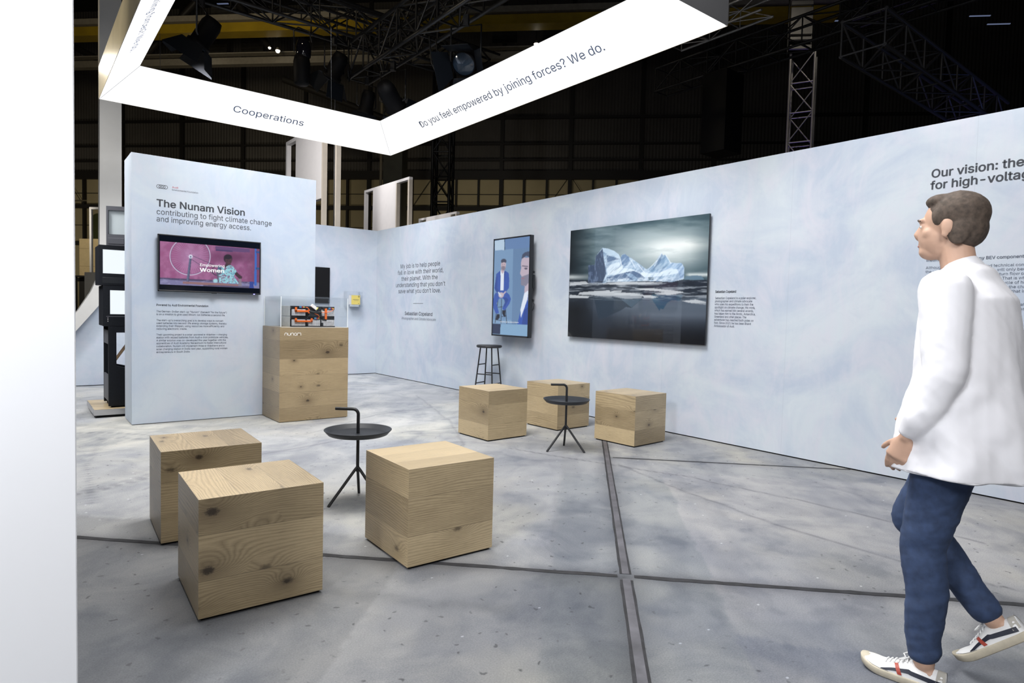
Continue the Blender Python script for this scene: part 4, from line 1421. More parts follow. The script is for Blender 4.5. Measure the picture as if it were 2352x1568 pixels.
ps = thing('upright_screen', 'upright wall screen showing a man in a blue suit sitting on a stool', 'screen', (0, -4.445, 0.925))
SY0, SY1, SZ0, SZ1, SXF = -4.862, -4.035, 0.927, 2.312, -0.16
wp(MB().box((SXF + 0.006, SY0, SZ0), (SXF + 0.062, SY1, SZ1)).build('casing', M['black_plastic'], bevel=0.003), ps)
fr = MB()
for lo, hi in (((SXF, SY0, SZ0), (SXF + 0.01, SY1, SZ0 + 0.022)), ((SXF, SY0, SZ1 - 0.02), (SXF + 0.01, SY1, SZ1)), ((SXF, SY0, SZ0), (SXF + 0.01, SY0 + 0.018, SZ1)), ((SXF, SY1 - 0.022, SZ0), (SXF + 0.01, SY1, SZ1))):
    fr.box(lo, hi)
wp(fr.build('frame', M['black_plastic'], bevel=0.002), ps)
wp(portrait_picture().build('screen_image', M['screen'], (SXF + 0.004, SY1 - 0.02, SZ1 - 0.018), (0, SY0 - SY1 + 0.036, 0), (0, 0, SZ0 - SZ1 + 0.038)), ps)
w = Writing((SXF + 0.0025, 0, 0), (0, -1, 0), (0, 0, 1))
w.line('only how can we solve problems', 4.23, 1.125, 0.016, 0.42)
wp(w.build('screen_caption', M['caption_lit']), ps)
wp(MB().box((-0.098, -4.6, 1.2), (-0.001, -4.3, 2.0)).build('wall_bracket', M['black_metal']), ps)
for lo, hi in (((-0.10, -4.872, 1.60), (-0.07, -4.80, 1.78)), ((-0.10, -4.872, 1.80), (-0.075, -4.81, 1.83)), ((-0.10, -4.872, 1.42), (-0.075, -4.81, 1.45))):
    wp(MB().box(lo, hi).build('connection_box', M['black_plastic']), ps)
wp(MB().tube([(-0.085, -4.85, 1.43), (-0.08, -4.88, 1.38), (-0.085, -4.87, 1.32), (-0.085, -4.82, 1.28)], 0.004, 6).build('cable', M['black_plastic']), ps)


def iceberg():
    P = Paint(420, 280, [(100, 237), (1615, 48), (1558, 1482), (68, 1382)])
    x, y = P.x, P.y
    P.c[:] = (58, 80, 90)
    cl = fbm(x / 420 + y / 900, y / 90, 6, 3)
    P.put(np.clip((cl - 0.40) * 2.6, 0, 1) * 0.55, (150, 168, 172))
    P.ell(1150, 440, 430, 170, (228, 236, 236), 0.95, 0.8)
    P.ell(1380, 380, 260, 60, (240, 244, 242), 0.8, 0.75)
    P.ell(1000, 280, 420, 60, (165, 180, 184), 0.45, 0.8)
    P.put(np.clip((cl - 0.52) * 3.5, 0, 1) * 0.5, (120, 138, 146))
    P.put(np.clip((380 - x) / 300, 0, 1) * 0.92, (14, 20, 25))
    P.put(np.clip((240 - y + (x - 100) * -0.08) / 200, 0, 1) * 0.7, (36, 52, 60))
    P.put(np.clip((x - 1400) / 250, 0, 1) * 0.45, (60, 78, 86))
    P.put(np.exp(-((y - 740) / 28) ** 2) * np.clip((420 - x) / 300, 0, 1) * 0.9, (200, 208, 210))
    P.put(np.exp(-((y - 715) / 20) ** 2) * np.clip((x - 1330) / 60, 0, 1) * 0.8, (225, 232, 232))
    hz = 772 + (x - 90) * 0.0
    wat = (y > hz)
    P.put(wat * 1.0, (34, 42, 54))
    P.put(wat * np.clip(1 - np.abs(y - 1150) / 230, 0, 1) * np.clip((x - 500) / 500, 0, 1) * 0.6, (112, 122, 138))
    P.put(wat * np.clip((y - 1180) / 250, 0, 1) * 1.0, (9, 11, 17))
    P.put(wat * np.clip((420 - x) / 250, 0, 1) * np.clip((y - 950) / 150, 0, 1) * 0.85, (12, 13, 16))
    # reflections in the still water
    P.put(wat * np.clip((y - 940) / 30, 0, 1) * np.clip((1180 - y) / 120, 0, 1) * np.clip((x - 250) / 200, 0, 1) * 0.5, (104, 118, 134))
    P.poly([(350, 960), (402, 1195), (470, 1180), (560, 1140), (640, 1105), (700, 1065), (760, 1075), (880, 975), (820, 930), (380, 930)], (26, 40, 54), 0.92)
    P.poly([(620, 960), (760, 1070), (880, 975)], (78, 100, 118), 0.6)
    P.poly([(985, 985), (1035, 1060), (1065, 1108), (1075, 1085), (1108, 1088), (1150, 1020), (1200, 990), (1290, 1000), (1320, 935), (980, 930)], (44, 72, 96), 0.95)
    # ice mass
    berg = [(290, 612), (362, 606), (372, 515), (445, 422), (505, 430), (572, 455), (622, 492), (645, 540), (652, 500), (682, 488), (722, 512), (785, 552), (852, 602), (922, 655), (998, 612), (1050, 530), (1090, 476), (1103, 505), (1130, 496), (1160, 545), (1188, 580), (1245, 588), (1310, 588), (1336, 640), (1330, 762), (1200, 795), (900, 782), (500, 795), (432, 817), (290, 803)]
    P.poly(berg, (178, 200, 222))
    mk = P.inside(berg)
    tex = fbm(x / 60, y / 24, 5, 8)
    P.put(mk * np.clip((tex - 0.5) * 3, 0, 0.5), (120, 150, 182))
    P.poly([(485, 620), (622, 578), (662, 640), (752, 650), (882, 690), (982, 702), (1082, 690), (1202, 640), (1312, 640), (1262, 700), (1102, 730), (900, 742), (782, 675), (700, 690), (500, 722)], (212, 228, 242), 0.95)
    P.poly([(920, 656), (1000, 612), (1052, 530), (1090, 476), (1103, 505), (1130, 496), (1162, 545), (1188, 582), (1120, 640), (1050, 668), (985, 690)], (118, 150, 182), 0.9)
    P.poly([(1088, 482), (1103, 508), (1060, 600), (985, 680), (1030, 590)], (84, 112, 145), 0.7)
    P.poly([(1132, 500), (1160, 548), (1186, 584), (1110, 630), (1120, 560)], (150, 180, 208), 0.7)
    P.poly([(1190, 590), (1310, 590), (1334, 640), (1300, 660), (1200, 650), (1080, 690)], (150, 180, 212), 0.8)
    P.poly([(1250, 640), (1334, 640), (1328, 760), (1290, 760), (1275, 690)], (120, 150, 190), 0.6)
    P.poly([(640, 545), (655, 500), (690, 490), (730, 520), (742, 560), (720, 610), (680, 625), (652, 600)], (92, 122, 160), 0.85)
    P.poly([(490, 500), (560, 520), (640, 545), (560, 560), (495, 580)], (80, 104, 138), 0.85)
    P.poly([(490, 742), (600, 715), (700, 688), (782, 672), (852, 702), (905, 746), (882, 775), (700, 765), (490, 782)], (66, 90, 126), 0.9)
    P.poly([(690, 700), (740, 740), (790, 770), (850, 772), (760, 700)], (150, 180, 208), 0.7)
    P.poly([(940, 742), (1010, 742), (1000, 772), (945, 772)], (66, 88, 108), 0.8)
    P.put(mk * np.exp(-((y - 770) / 26) ** 2) * (x > 480) * np.clip((fbm(x / 30, y / 14, 4, 12) - 0.35) * 3, 0, 1), (208, 222, 236))
    rid = fbm((x + 0.9 * y) / 26, (y - 0.6 * x) / 150, 4, 77)
    P.put(mk * np.clip((rid - 0.55) * 4, 0, 0.3), (236, 244, 252))
    P.put(mk * np.clip((0.42 - rid) * 4, 0, 0.32), (70, 96, 134))
    for a_, b_ in (((1090, 480), (1010, 620)), ((1132, 500), (1190, 590)), ((1040, 560), (940, 660)), ((640, 545), (660, 640)), ((760, 560), (800, 640)), ((830, 600), (900, 690)), ((1080, 690), (1200, 640)), ((500, 720), (640, 640))):
        P.seg(a_, b_, 9, (240, 247, 253), 0.6)
    P.poly([(290, 612), (362, 606), (372, 515), (445, 430), (462, 560), (486, 700), (440, 816), (290, 803)], (52, 66, 92), 0.95)
    P.put(P.inside([(290, 612), (362, 606), (372, 515), (445, 430), (462, 560), (486, 700), (440, 816), (290, 803)]) * np.clip((fbm(x / 14, y / 50, 4, 31) - 0.5) * 4, 0, 0.7), (104, 122, 152))
    P.poly([(445, 424), (505, 430), (572, 455), (622, 492), (640, 540), (560, 505), (480, 480), (450, 460)], (188, 210, 228), 0.8)
    # far ice ridge and drifting floes
    P.poly([(1340, 735), (1400, 728), (1450, 722), (1520, 726), (1555, 770), (1340, 772)], (96, 122, 142), 0.9)
    fl = fbm(x / 130, y / 11, 4, 22)
    band = np.clip((y - 775) / 12, 0, 1) * np.clip((1010 - y) / 60, 0, 1)
    P.put(band * np.clip((fl - 0.50) * 6, 0, 1) * 0.75, (168, 176, 184))
    P.put(band * np.clip((0.44 - fl) * 6, 0, 1) * 0.6, (22, 28, 36))
    for pts in ([(200, 905), (350, 892), (520, 884), (530, 900), (640, 905), (790, 916), (892, 932), (862, 968), (700, 976), (560, 950), (480, 955), (330, 935), (180, 930)],
                [(880, 940), (960, 935), (1052, 958), (1000, 968), (900, 965)], [(790, 865), (1000, 862), (1280, 895), (1340, 905), (1180, 935), (1040, 930), (1010, 915), (1120, 900), (850, 880)],
                [(90, 930), (300, 950), (290, 965), (88, 968)], [(1310, 1000), (1460, 985), (1570, 1010), (1570, 1040), (1380, 1018)], [(540, 890), (660, 884), (650, 898), (545, 902)], [(90, 800), (260, 785), (300, 815), (90, 835)], [(400, 815), (700, 790), (1100, 800), (900, 820), (600, 822)]):
        P.poly(pts, (196, 202, 208), 0.9)
        P.poly([(a, b + 9) for a, b in pts[len(pts) // 2:]], (110, 118, 128), 0.5)
    P.put(np.ones_like(x) * 0.03, (140, 160, 175))
    return P


pic = thing('iceberg_picture', 'large glossy frameless photo print of an iceberg on the long wall', 'picture', (0, -6.535, 0.98))
PY0, PY1, PZ0, PZ1 = -7.547, -5.521, 0.98, 2.3155
wp(MB().box((-0.05, PY0, PZ0), (-0.028, PY1, PZ1)).build('backing_board', M['black_plastic']), pic)
wp(iceberg().build('print', M['print'], (-0.0515, PY1, PZ1), (0, PY0 - PY1, 0), (0, 0, PZ0 - PZ1), gain=0.92), pic)
wp(MB().box((-0.028, PY0 + 0.3, PZ0 + 0.3), (-0.001, PY1 - 0.3, PZ1 - 0.3)).build('wall_batten', M['black_metal']), pic)

blk = MB().box((-1.42, -0.045, 1.352), (-0.967, -0.002, 2.014)).build('switched_off_monitor', M['black_matte'], bevel=0.003)
tag(blk, 'flat black panel on the back wall beside the partition edge', 'monitor')

yb = thing('card_dispenser', 'small clear acrylic wall box beside the back wall corner', 'display case', (-0.52, 0, 1.29))
bx0, bx1, bz0, bz1 = -0.675, -0.365, 1.30, 1.585
for lo, hi in (((bx0, -0.16, bz0), (bx1, -0.002, bz0 + 0.006)), ((bx0, -0.16, bz1), (bx1, -0.002, bz1 + 0.006)), ((bx0, -0.16, bz0), (bx0 + 0.006, -0.002, bz1)), ((bx1 - 0.006, -0.16, bz0), (bx1, -0.002, bz1)), ((bx0, -0.166, bz0), (bx1, -0.16, bz1))):
    wp(MB().box(lo, hi).build('pane', M['clear']), yb)
M['yellow_card'] = mat('yellow_card', rgb(228, 205, 105), 0.6)
yc = thing('yellow_card_box', 'small box with a yellow front inside the clear wall box', 'box', (-0.485, -0.13, 1.306))
wp(MB().box((-0.585, -0.15, 1.345), (-0.41, -0.03, 1.52)).build('box_body', M['white_frame']), yc)
wp(MB().box((-0.585, -0.1525, 1.345), (-0.41, -0.15, 1.52)).build('front_card', M['yellow_card']), yc)
wp(MB().box((-0.57, -0.12, 1.306), (-0.42, -0.04, 1.345)).build('pedestal', M['clear_edge']), yc)
w = Writing((0, -0.1532, 0), (1, 0, 0), (0, 0, 1))
w.bar(-0.555, 1.435, -0.435, 1.4415)
w.bar(-0.53, 1.418, -0.44, 1.4215)
w.bar(-0.45, 1.362, -0.43, 1.37)
wp(w.build('printed_line', M['ink']), yc)
w = Writing((0, -0.1532, 0), (1, 0, 0), (0, 0, 1))
w.ring(-0.437, 1.497, 0.012, 0.007, 18)
wp(w.build('printed_mark', M['ink_black']), yc)
# ================================================================== RETRO SCREEN TOWER BEHIND THE PARTITION
M['screen_lit'] = emit('lit_white_screen', (0.88, 0.95, 1.0, 1), 1.0)
M['screen_pale'] = mat('pale_grey_screen', (0.52, 0.58, 0.61, 1), 0.2)
M['grey_plastic'] = mat('grey_plastic', (0.085, 0.088, 0.105, 1), 0.5)
M['dark_plastic'] = mat('blue_black_plastic', (0.008, 0.010, 0.015, 1), 0.6, vary=0.2, vscale=60, spec=0.25)
pal = thing('platform', 'low wooden topped platform with black base under the retro screen tower', 'platform', (-4.903, -3.22, 0))
MB().box((0.02, 0.02, 0), (0.93, 0.84, 0.028)).build('base', M['black_matte'], pal)
MB().box((0, 0, 0.028), (0.95, 0.86, 0.09)).build('aluminium_edge', M['alu'], pal)
D = dict(v=[], f=[], uv=[], e=[], t=[], k=[])
board_face(D, (0.004, 0.004, 0.0915), (0.942, 0, 0), (0, 0.852, 0), (0.25, 0.5, 0.75), True, 900)
o = bpy.data.objects.new('top', board_mesh('top', D, M['oak']))
COL.objects.link(o)
o.parent = pal
kio = thing('kiosk', 'black kiosk cabinet with an open side under the stacked retro screens', 'cabinet', (-4.76, -3.12, 0.0915))
KY0, KY1 = -3.12, -2.62
prof = [(-4.757, 0.11), (-4.22, 0.11), (-4.22, 0.44), (-4.682, 0.555), (-4.682, 0.93), (-4.22, 0.93), (-4.22, 0.998), (-4.757, 0.998)]
wp(MB().prism(prof, lambda a, b, d: (a, d, b), KY0, KY0 + 0.05).build('side_panel', M['dark_plastic']), kio)
wp(MB().prism(prof, lambda a, b, d: (a, d, b), KY1 - 0.05, KY1).build('side_panel', M['dark_plastic']), kio)
bk = [(-4.757, 0.16), (-4.757, 0.60), (-4.757, 0.998), (-4.743, 0.998), (-4.743, 0.16)]
wp(MB().box((-4.757, KY0 + 0.05, 0.16), (-4.742, KY1 - 0.05, 0.45)).build('back_panel', M['grey_plastic']), kio)
wp(MB().box((-4.757, KY0 + 0.05, 0.80), (-4.742, KY1 - 0.05, 0.998)).build('back_panel', M['grey_plastic']), kio)
wp(MB().box((-4.757, KY0 + 0.05, 0.955), (-4.22, KY1 - 0.05, 0.997)).build('shelf', M['grey_plastic']), kio)
wp(MB().box((-4.73, KY0 + 0.04, 0.0925), (-4.26, KY1 - 0.04, 0.115)).build('foot_plinth', M['black_matte']), kio)
M['pine'] = mat('light_wooden_strut', (0.50, 0.33, 0.19, 1), 0.6, vary=0.1)
wp(MB().tube([(-4.68, KY0 + 0.2, 0.60), (-4.45, KY0 + 0.2, 0.955)], 0.016, 8).build('strut', M['pine']), kio)


def crt(label, loc, rz, w_, h_, d_, scr, case_m, screen_m, extra):
    t = thing('crt_monitor', label, 'monitor', loc, math.radians(rz), 'stacked retro screens')
    MB().box((0, 0.03, 0), (w_, d_, h_)).build('casing', case_m, t, 0.008)
    x0, z0, x1, z1 = scr
    fr_ = MB()
    for lo, hi in (((0, 0, 0), (x0, 0.035, h_)), ((x1, 0, 0), (w_, 0.035, h_)), ((x0, 0, 0), (x1, 0.035, z0)), ((x0, 0, z1), (x1, 0.035, h_))):
        fr_.box(lo, hi)
    fr_.build('bezel', case_m, t)
    MB().box((x0 - 0.002, 0.022, z0 - 0.002), (x1 + 0.002, 0.034, z1 + 0.002)).build('screen', screen_m, t, 0.004)
    extra(t)
    return t


def ex_low(t):
    for k in range(3):
        MB().cbox((0.045, -0.002, 0.055 + 0.018 * k), (0.007, 0.006, 0.007)).build('button', M['white_frame'], t)
    MB().box((0.03, -0.004, 0.108), (0.5, 0.001, 0.111)).build('trim_line', M['alu'], t)


def ex_mid(t):
    MB().box((0.03, -0.003, 0.020), (0.62, 0.001, 0.085)).build('control_flap', M['black_plastic'], t, 0.002)
    w_ = Writing((0, 0.0205, 0), (1, 0, 0), (0, 0, 1))
    n_ = 20
    pts = [(0.275, 0.255)] + [(0.275 + 0.03 - 0.03 * math.cos(a), 0.225 - 0.03 * math.sin(a)) for a in np.linspace(0, PI, 9)] + [(0.335, 0.255)]
    for p, q in zip(pts[:-1], pts[1:]):
        d = Vector((q[0] - p[0], 0, q[1] - p[1])).normalized()
        nn = Vector((-d.z, 0, d.x)) * 0.005
        b_ = len(w_.v)
        for P_ in (p, q):
            w_.v += [Vector((P_[0], 0.0205, P_[1])) - nn, Vector((P_[0], 0.0205, P_[1])) + nn]
        w_.f.append((b_, b_ + 2, b_ + 3, b_ + 1))
    w_.ring(0.29, 0.29, 0.004, 0.006, 12)
    o_ = w_.build('screen_mark', mat('pale_blue_mark', (0.45, 0.6, 0.72, 1), 0.5))
    o_.parent = t


def ex_top(t):
    MB().box((0.02, -0.004, 0.018), (0.18, 0.001, 0.085)).build('control_flap', M['grey_plastic'], t, 0.002)
    MB().box((0.19, -0.004, 0.055), (0.20, 0.001, 0.085)).box((0.22, -0.003, 0.07), (0.44, 0.001, 0.078)).box((0.22, -0.003, 0.048), (0.44, 0.001, 0.056)).build('speaker_slots', M['black_matte'], t)


crt('black retro screen with a lit white picture, lowest of the stack on the kiosk', (-4.806, -3.11, 1.0), 0, 0.62, 0.452, 0.45, (0.066, 0.135, 0.50, 0.40), M['dark_plastic'], M['screen_lit'], ex_low)
crt('wide black retro screen in the middle of the stack, with a faint blue mark', (-4.842, -3.11, 1.456), 0, 0.70, 0.438, 0.42, (0.036, 0.128, 0.62, 0.39), M['dark_plastic'], M['screen_lit'], ex_mid)
crt('grey retro screen turned at an angle on top of the stack', (-4.765, -3.02, 1.898), -26, 0.46, 0.435, 0.36, (0.02, 0.125, 0.44, 0.39), M['grey_plastic'], M['screen_pale'], ex_top)

# ================================================================== BEYOND THE GAP: SWEEPING WHITE SCULPTURE AND CLUTTER
M['sculpture'] = mat('white_sculpture_skin', (0.46, 0.455, 0.445, 1), 0.6, vary=0.02)
sw = [(-4.56, 6.9), (-4.57, 3.15), (-4.575, 2.13), (-4.585, 1.81), (-4.61, 1.61), (-4.69, 1.41), (-4.85, 1.13), (-5.0, 0.95), (-5.25, 0.72), (-5.6, 0.52), (-5.6, 0.32), (-5.25, 0.44), (-5.0, 0.66), (-4.86, 0.85), (-4.71, 1.05), (-4.54, 1.28), (-4.39, 1.52), (-4.32, 1.82), (-4.295, 2.15), (-4.29, 6.9)]
tag(MB().prism(sw, lambda a, b, d: (a, d, b), -0.22, -0.012).build('sweeping_column', M['sculpture']), 'tall white column flaring into a curved sweep beside the retro screens', 'sculpture')

M['green_tank'] = mat('olive_green_paint', (0.13, 0.15, 0.055, 1), 0.6, vary=0.2, vscale=2)
M['teal_pipe'] = mat('pale_green_pipe', (0.28, 0.50, 0.38, 1), 0.5)
M['tan_pipe'] = mat('tan_pipe', (0.36, 0.31, 0.21, 1), 0.6)
M['cream'] = mat('cream_white_block', (0.82, 0.78, 0.68, 1), 0.6)
rk = thing('storage_rack', 'dark storage rack holding cardboard boxes far beyond the gap', 'rack', tuple(ST(6.4, -11.2, 0)))
for a, b in ((6.05, -11.8), (6.85, -11.8), (6.05, -10.5), (6.85, -10.5)):
    wp(st_box(a - 0.04, a + 0.04, b - 0.04, b + 0.04, 0, 2.05).build('post', M['steel_dark']), rk)
wp(st_box(5.98, 6.9, -11.9, -10.4, 2.05, 2.09).build('shelf', M['steel_dark']), rk)
wp(st_box(6.2, 6.85, -11.8, -10.5, 0.1, 2.04).build('back_panel', M['steel_dark']), rk)
for ci, t0 in enumerate((-11.66, -11.28, -10.9)):
    for ri, (z0, z1) in enumerate(((2.092, 2.38), (2.383, 2.93), (2.933, 3.235))):
        lv = ('at the bottom', 'halfway up', 'on top')[ri]
        cl = ('nearest the white wall end', 'between the two other stacks', 'next to the sweeping column')[ci]
        tag(st_box(6.05, 6.55, t0, t0 + 0.345, z0, z1).build('cardboard_box', M['cardboard'], bevel=0.004), 'cardboard box %s of the rack stack %s' % (lv, cl), 'box', 'cardboard boxes on the storage rack')
tk = MB()
prof = [(-14.66, 0.0), (-14.0, 0.0), (-14.0, 4.2)] + [(-14.33 + 0.33 * math.cos(a), 4.3 + 0.33 * math.sin(a)) for a in np.linspace(0, PI, 12)] + [(-14.66, 4.2)]
tag(tk.prism(prof, lambda a, b, d: ST(d, a, b), 10.0, 11.2).build('green_tank', M['green_tank']), 'olive green round topped tank beyond the cardboard boxes', 'tank')
pp = thing('pipe_rack', 'rack of pale green pipes beside the green tank', 'pipes', tuple(ST(9.5, -15.0, 0)))
for k in range(4):
    wp(MB().tube([ST(9.4, -15.35 + 0.16 * k, 0), ST(9.4, -15.35 + 0.16 * k, 4.2)], 0.035, 8).build('pipe', M['teal_pipe'] if k % 2 == 0 else M['steel_dark']), pp)
wp(MB().tube([ST(9.35, -15.7, 4.22), ST(9.35, -14.75, 4.22)], 0.05, 8).build('header_pipe', M['tan_pipe']), pp)
wp(MB().tube([ST(9.35, -15.06, 0), ST(9.35, -15.06, 7.2)], 0.055, 8).build('tall_pipe', M['tan_pipe']), pp)
wp(MB().tube([ST(9.3, -15.7, 4.98), ST(9.3, -14.2, 4.98)], 0.03, 8).build('cross_pipe', M['tan_pipe']), pp)
wp(MB().tube([ST(9.3, -14.95, 4.98), ST(9.3, -14.95, 4.4)], 0.03, 8).build('drop_pipe', M['tan_pipe']), pp)


def portal(name, label, s, t0, t1, z1, w_=0.06):
    r = thing(name, label, 'frame', tuple(ST(s, (t0 + t1) / 2, 0)), 0, None)
    for t_ in (t0, t1 - w_):
        wp(st_box(s, s + w_, t_, t_ + w_, 0, z1).build('post', M['white_frame']), r)
    wp(st_box(s, s + w_, t0, t1, z1, z1 + w_).build('top_beam', M['white_frame']), r)
    return r


portal('white_portal', 'thin white portal frame in front of the cardboard boxes', 4.0, -9.56, -8.1, 3.82)
tag(st_box(3.4, 4.6, -9.2, -8.3, 0, 2.06).build('display_block', M['cream'], bevel=0.005), 'cream white block stepping down under the portal frame', 'block')
tag(st_box(3.7, 4.6, -9.12, -8.3, 2.062, 2.38).build('display_block', M['cream'], bevel=0.005), 'smaller cream white block on the wider block', 'block')

# ================================================================== WHITE FRAMES ABOVE THE BACK WALL
def billboard(label, x, y_left, y_right, z_top, panel_l, panel_r, panel_z0, w_=0.085, d_=0.10):
    r = thing('framed_display_panel', label, 'frame', (x, (y_left + y_right) / 2, 0), 0, 'white display frames beyond the booth walls')
    for y0, y1, m in ((y_left - w_, y_left, M['white_frame']), (y_right, y_right + w_, M['beige_frame'])):
        wp(MB().box((x, min(y0, y1), 0), (x + d_, max(y0, y1), z_top - w_)).build('post', m), r)
    wp(MB().box((x, y_right, z_top - w_), (x + d_, y_left, z_top)).build('top_beam', M['white_frame']), r)
    wp(MB().box((x + 0.001, panel_r, panel_z0), (x + d_, panel_l, z_top - w_)).build('panel', M['white_frame']), r)
    wp(MB().box((x - 0.002, panel_r - w_ * 0.7, 0), (x + d_, panel_r, z_top - w_)).build('panel_post', M['beige_frame']), r)
    return r


billboard('tall white display frame with a hanging panel behind the partition', -0.415, 4.10, 1.05, 5.22, 3.42, 1.83, 3.605)
billboard('white display frame with a white panel above the back wall corner', 1.472, 3.77, 1.43, 4.29, 3.27, 2.06, 0.4, 0.062, 0.09)
billboard('low white frame just showing above the long wall beneath the black truss tower', 2.025, 1.94, 0.3, 3.45, 1.6, 0.55, 0.4, 0.05, 0.08)

# ================================================================== HALL STEEL, RIG AND LAMPS
M['crane_yellow'] = mat('yellow_crane_paint', (0.50, 0.34, 0.02, 1), 0.5, vary=0.15, vscale=1.5)
M['beam_grey'] = mat('pale_grey_beam', (0.34, 0.31, 0.25, 1), 0.6, vary=0.1)
cr_ = thing('crane_beam', 'yellow crane beam spanning the hall under the roof', 'beam', tuple(ST(10, -5, 11.2)))
wp(st_box(10.0, 10.3, -22, 12, 11.22, 11.55).build('girder', M['crane_yellow']), cr_)
wp(st_box(9.95, 10.4, -22, 12, 11.62, 11.82).build('rail_box', M['beam_grey']), cr_)
wp(st_box(9.9, 10.45, -22, 12, 11.18, 11.22).build('flange', M['crane_yellow']), cr_)
gb = thing('roof_beam', 'pale grey roof beam below the yellow crane beam', 'beam', tuple(ST(12, -5, 10.9)))
wp(st_box(12.0, 12.3, -24, 3.0, 10.86, 11.12).build('girder', M['beam_grey']), gb)
wp(st_box(12.0, 12.3, -24, 3.0, 11.28, 11.32).build('upper_flange', M['beam_grey']), gb)
tag(st_box(14.0, 14.8, -4.56, -3.74, 0, 10.2).build('hall_column', mat('grey_green_column', (0.12, 0.12, 0.09, 1), 0.6, vary=0.2, vscale=1)), 'dark grey green hall column behind the corner of the light frame', 'column')
tag(MB().tube([ST(13.9, -4.62, 0), ST(13.9, -4.62, 10.6)], 0.06, 10).build('drain_pipe', M['tan_pipe']), 'pale vertical pipe beside the grey green hall column', 'pipe')
for k, (s0, t0, z0, s1, t1, z1) in enumerate(((12.6, -17.5, 16.5, 12.6, -12.2, 11.3), (12.6, -9.6, 16.0, 12.6, -14.5, 11.4), (12.6, -8.6, 11.3, 12.6, -12.5, 16.4), (13.0, -13.5, 10.9, 13.0, -5.8, 8.4), (13.0, -8.5, 10.6, 13.0, -3.2, 8.6), (12.6, -20.5, 13.4, 12.6, -15.2, 10.8))):
    tag(MB().tube([ST(s0, t0, z0), ST(s1, t1, z1)], 0.13, 8).build('roof_brace', M['steel_dark']), ('steep roof brace above the bright work lamp', 'roof brace leaning behind the yellow crane beam', 'roof brace crossing the pale roof beam', 'long sloping brace under the pale grey roof beam', 'sloping brace reaching to the light frame corner', 'roof brace beside the top of the sweeping column')[k], 'brace', 'roof braces')
M['lamp_glow'] = emit('lit_hall_lamp', (1.0, 0.93, 0.78, 1), 9.0)
for k, (s, t, z, r) in enumerate(((11.1, -11.13, 11.0, 0.11), (11.2, -7.84, 11.0, 0.08), (11.03, -8.08, 11.05, 0.05), (11.17, 2.04, 11.0, 0.09))):
    p = ST(s, t, z)
    lm = thing('hall_lamp', ('bright round work lamp over the far arm of the light frame', 'small lit work lamp hanging beside the dark spotlight', 'tiniest lit work lamp next to its brighter neighbour', 'lit hall lamp just above the slogan arm of the light frame')[k], 'lamp', tuple(p), 0, 'lit hall lamps')
    mb = MB()
    mb.lathe([(0.001, -r), (r * 0.7, -r * 0.7), (r, 0), (r * 0.7, r * 0.7), (0.001, r)], n=14)
    mb.build('bulb', M['lamp_glow'], lm)
    MB().lathe([(r * 1.1, r * 0.2), (r * 0.5, r * 1.6), (0.001, r * 1.7)], n=14).build('hood', M['beam_grey'], lm)
    MB().tube([(0, 0, r * 1.5), (0, 0, 3.0)], 0.012, 6).build('hanger', M['truss_black'], lm)


def truss(label, p0, p1, w_, h_, m, step=0.5, rad=0.025, upv=Vector((0, 0, 1)), name='lighting_truss', group='box trusses of the lighting rig'):
    p0, p1 = Vector(p0), Vector(p1)
    d = (p1 - p0).normalized()
    L = (p1 - p0).length
    side = d.cross(upv).normalized()
    up = side.cross(d).normalized()
    r = thing(name, label, 'truss', tuple(p0), 0, group)
    cor = [(-w_ / 2, -h_ / 2), (w_ / 2, -h_ / 2), (w_ / 2, h_ / 2), (-w_ / 2, h_ / 2)]
    pt = lambda c, s: d * s + side * c[0] + up * c[1]
    for c in cor:
        MB().tube([pt(c, 0), pt(c, L)], rad, 8).build('chord', m, r)
    mb = MB()
    n_ = max(1, int(L / step))
    for k in range(n_):
        a, b = L * k / n_, L * (k + 1) / n_
        for i in range(4):
            c0, c1 = cor[i], cor[(i + 1) % 4]
            mb.tube([pt(c0, a), pt(c1, a)], rad * 0.5, 5, False)
            if (k + i) % 2:
                mb.tube([pt(c0, a), pt(c1, b)], rad * 0.5, 5, False)
            else:
                mb.tube([pt(c1, a), pt(c0, b)], rad * 0.5, 5, False)
    mb.build('lacing', m, r)
    return r


TB_, TG_ = M['truss_black'], M['truss_grey']
truss('black truss running above the slogan arm of the light frame', (-0.62, -0.4, 5.72), (-0.62, -9.5, 5.72), 0.38, 0.62, TB_, 0.6, 0.032)
truss('black cross truss above the far arm of the light frame', (-4.1, -0.45, 6.30), (1.2, -0.45, 6.32), 0.4, 0.5, TB_, 0.6, 0.03)
truss('second black truss running beside the first, higher in the rig', (0.55, 1.2, 6.90), (0.55, -6.0, 6.90), 0.4, 0.5, TB_, 0.6, 0.03)
truss('black cross truss higher behind the rig', (-4.5, 1.7, 7.45), (4.0, 1.7, 7.45), 0.4, 0.5, TB_, 0.6, 0.03)
truss('black truss high behind the two nearer ones', (1.9, 3.6, 8.05), (1.9, -4.0, 8.05), 0.4, 0.5, TB_, 0.6, 0.03)
truss('upright black truss tower behind the long wall', ST(8.4, -0.68, 0), ST(8.4, -0.68, 9.6), 0.56, 0.56, TB_, 0.75, 0.05, Vector((1, 1, 0)), 'truss_tower', 'truss towers')
truss('upright grey truss tower tinged violet above the long wall', ST(3.2, 8.83, 0), ST(3.2, 8.83, 7.25), 0.50, 0.42, TG_, 0.62, 0.03, Vector((0.92, 0.39, 0)), 'truss_tower', 'truss towers')
truss('long dark truss passing in front of the grey truss tower', (4.75, -3.0, 6.0), (4.75, -12.0, 6.0), 0.4, 0.45, TB_, 0.6, 0.025)
truss('short grey truss beside the head of the grey truss tower', (4.0, -3.9, 6.35), (4.0, -5.7, 6.35), 0.35, 0.3, TG_, 0.45, 0.022)
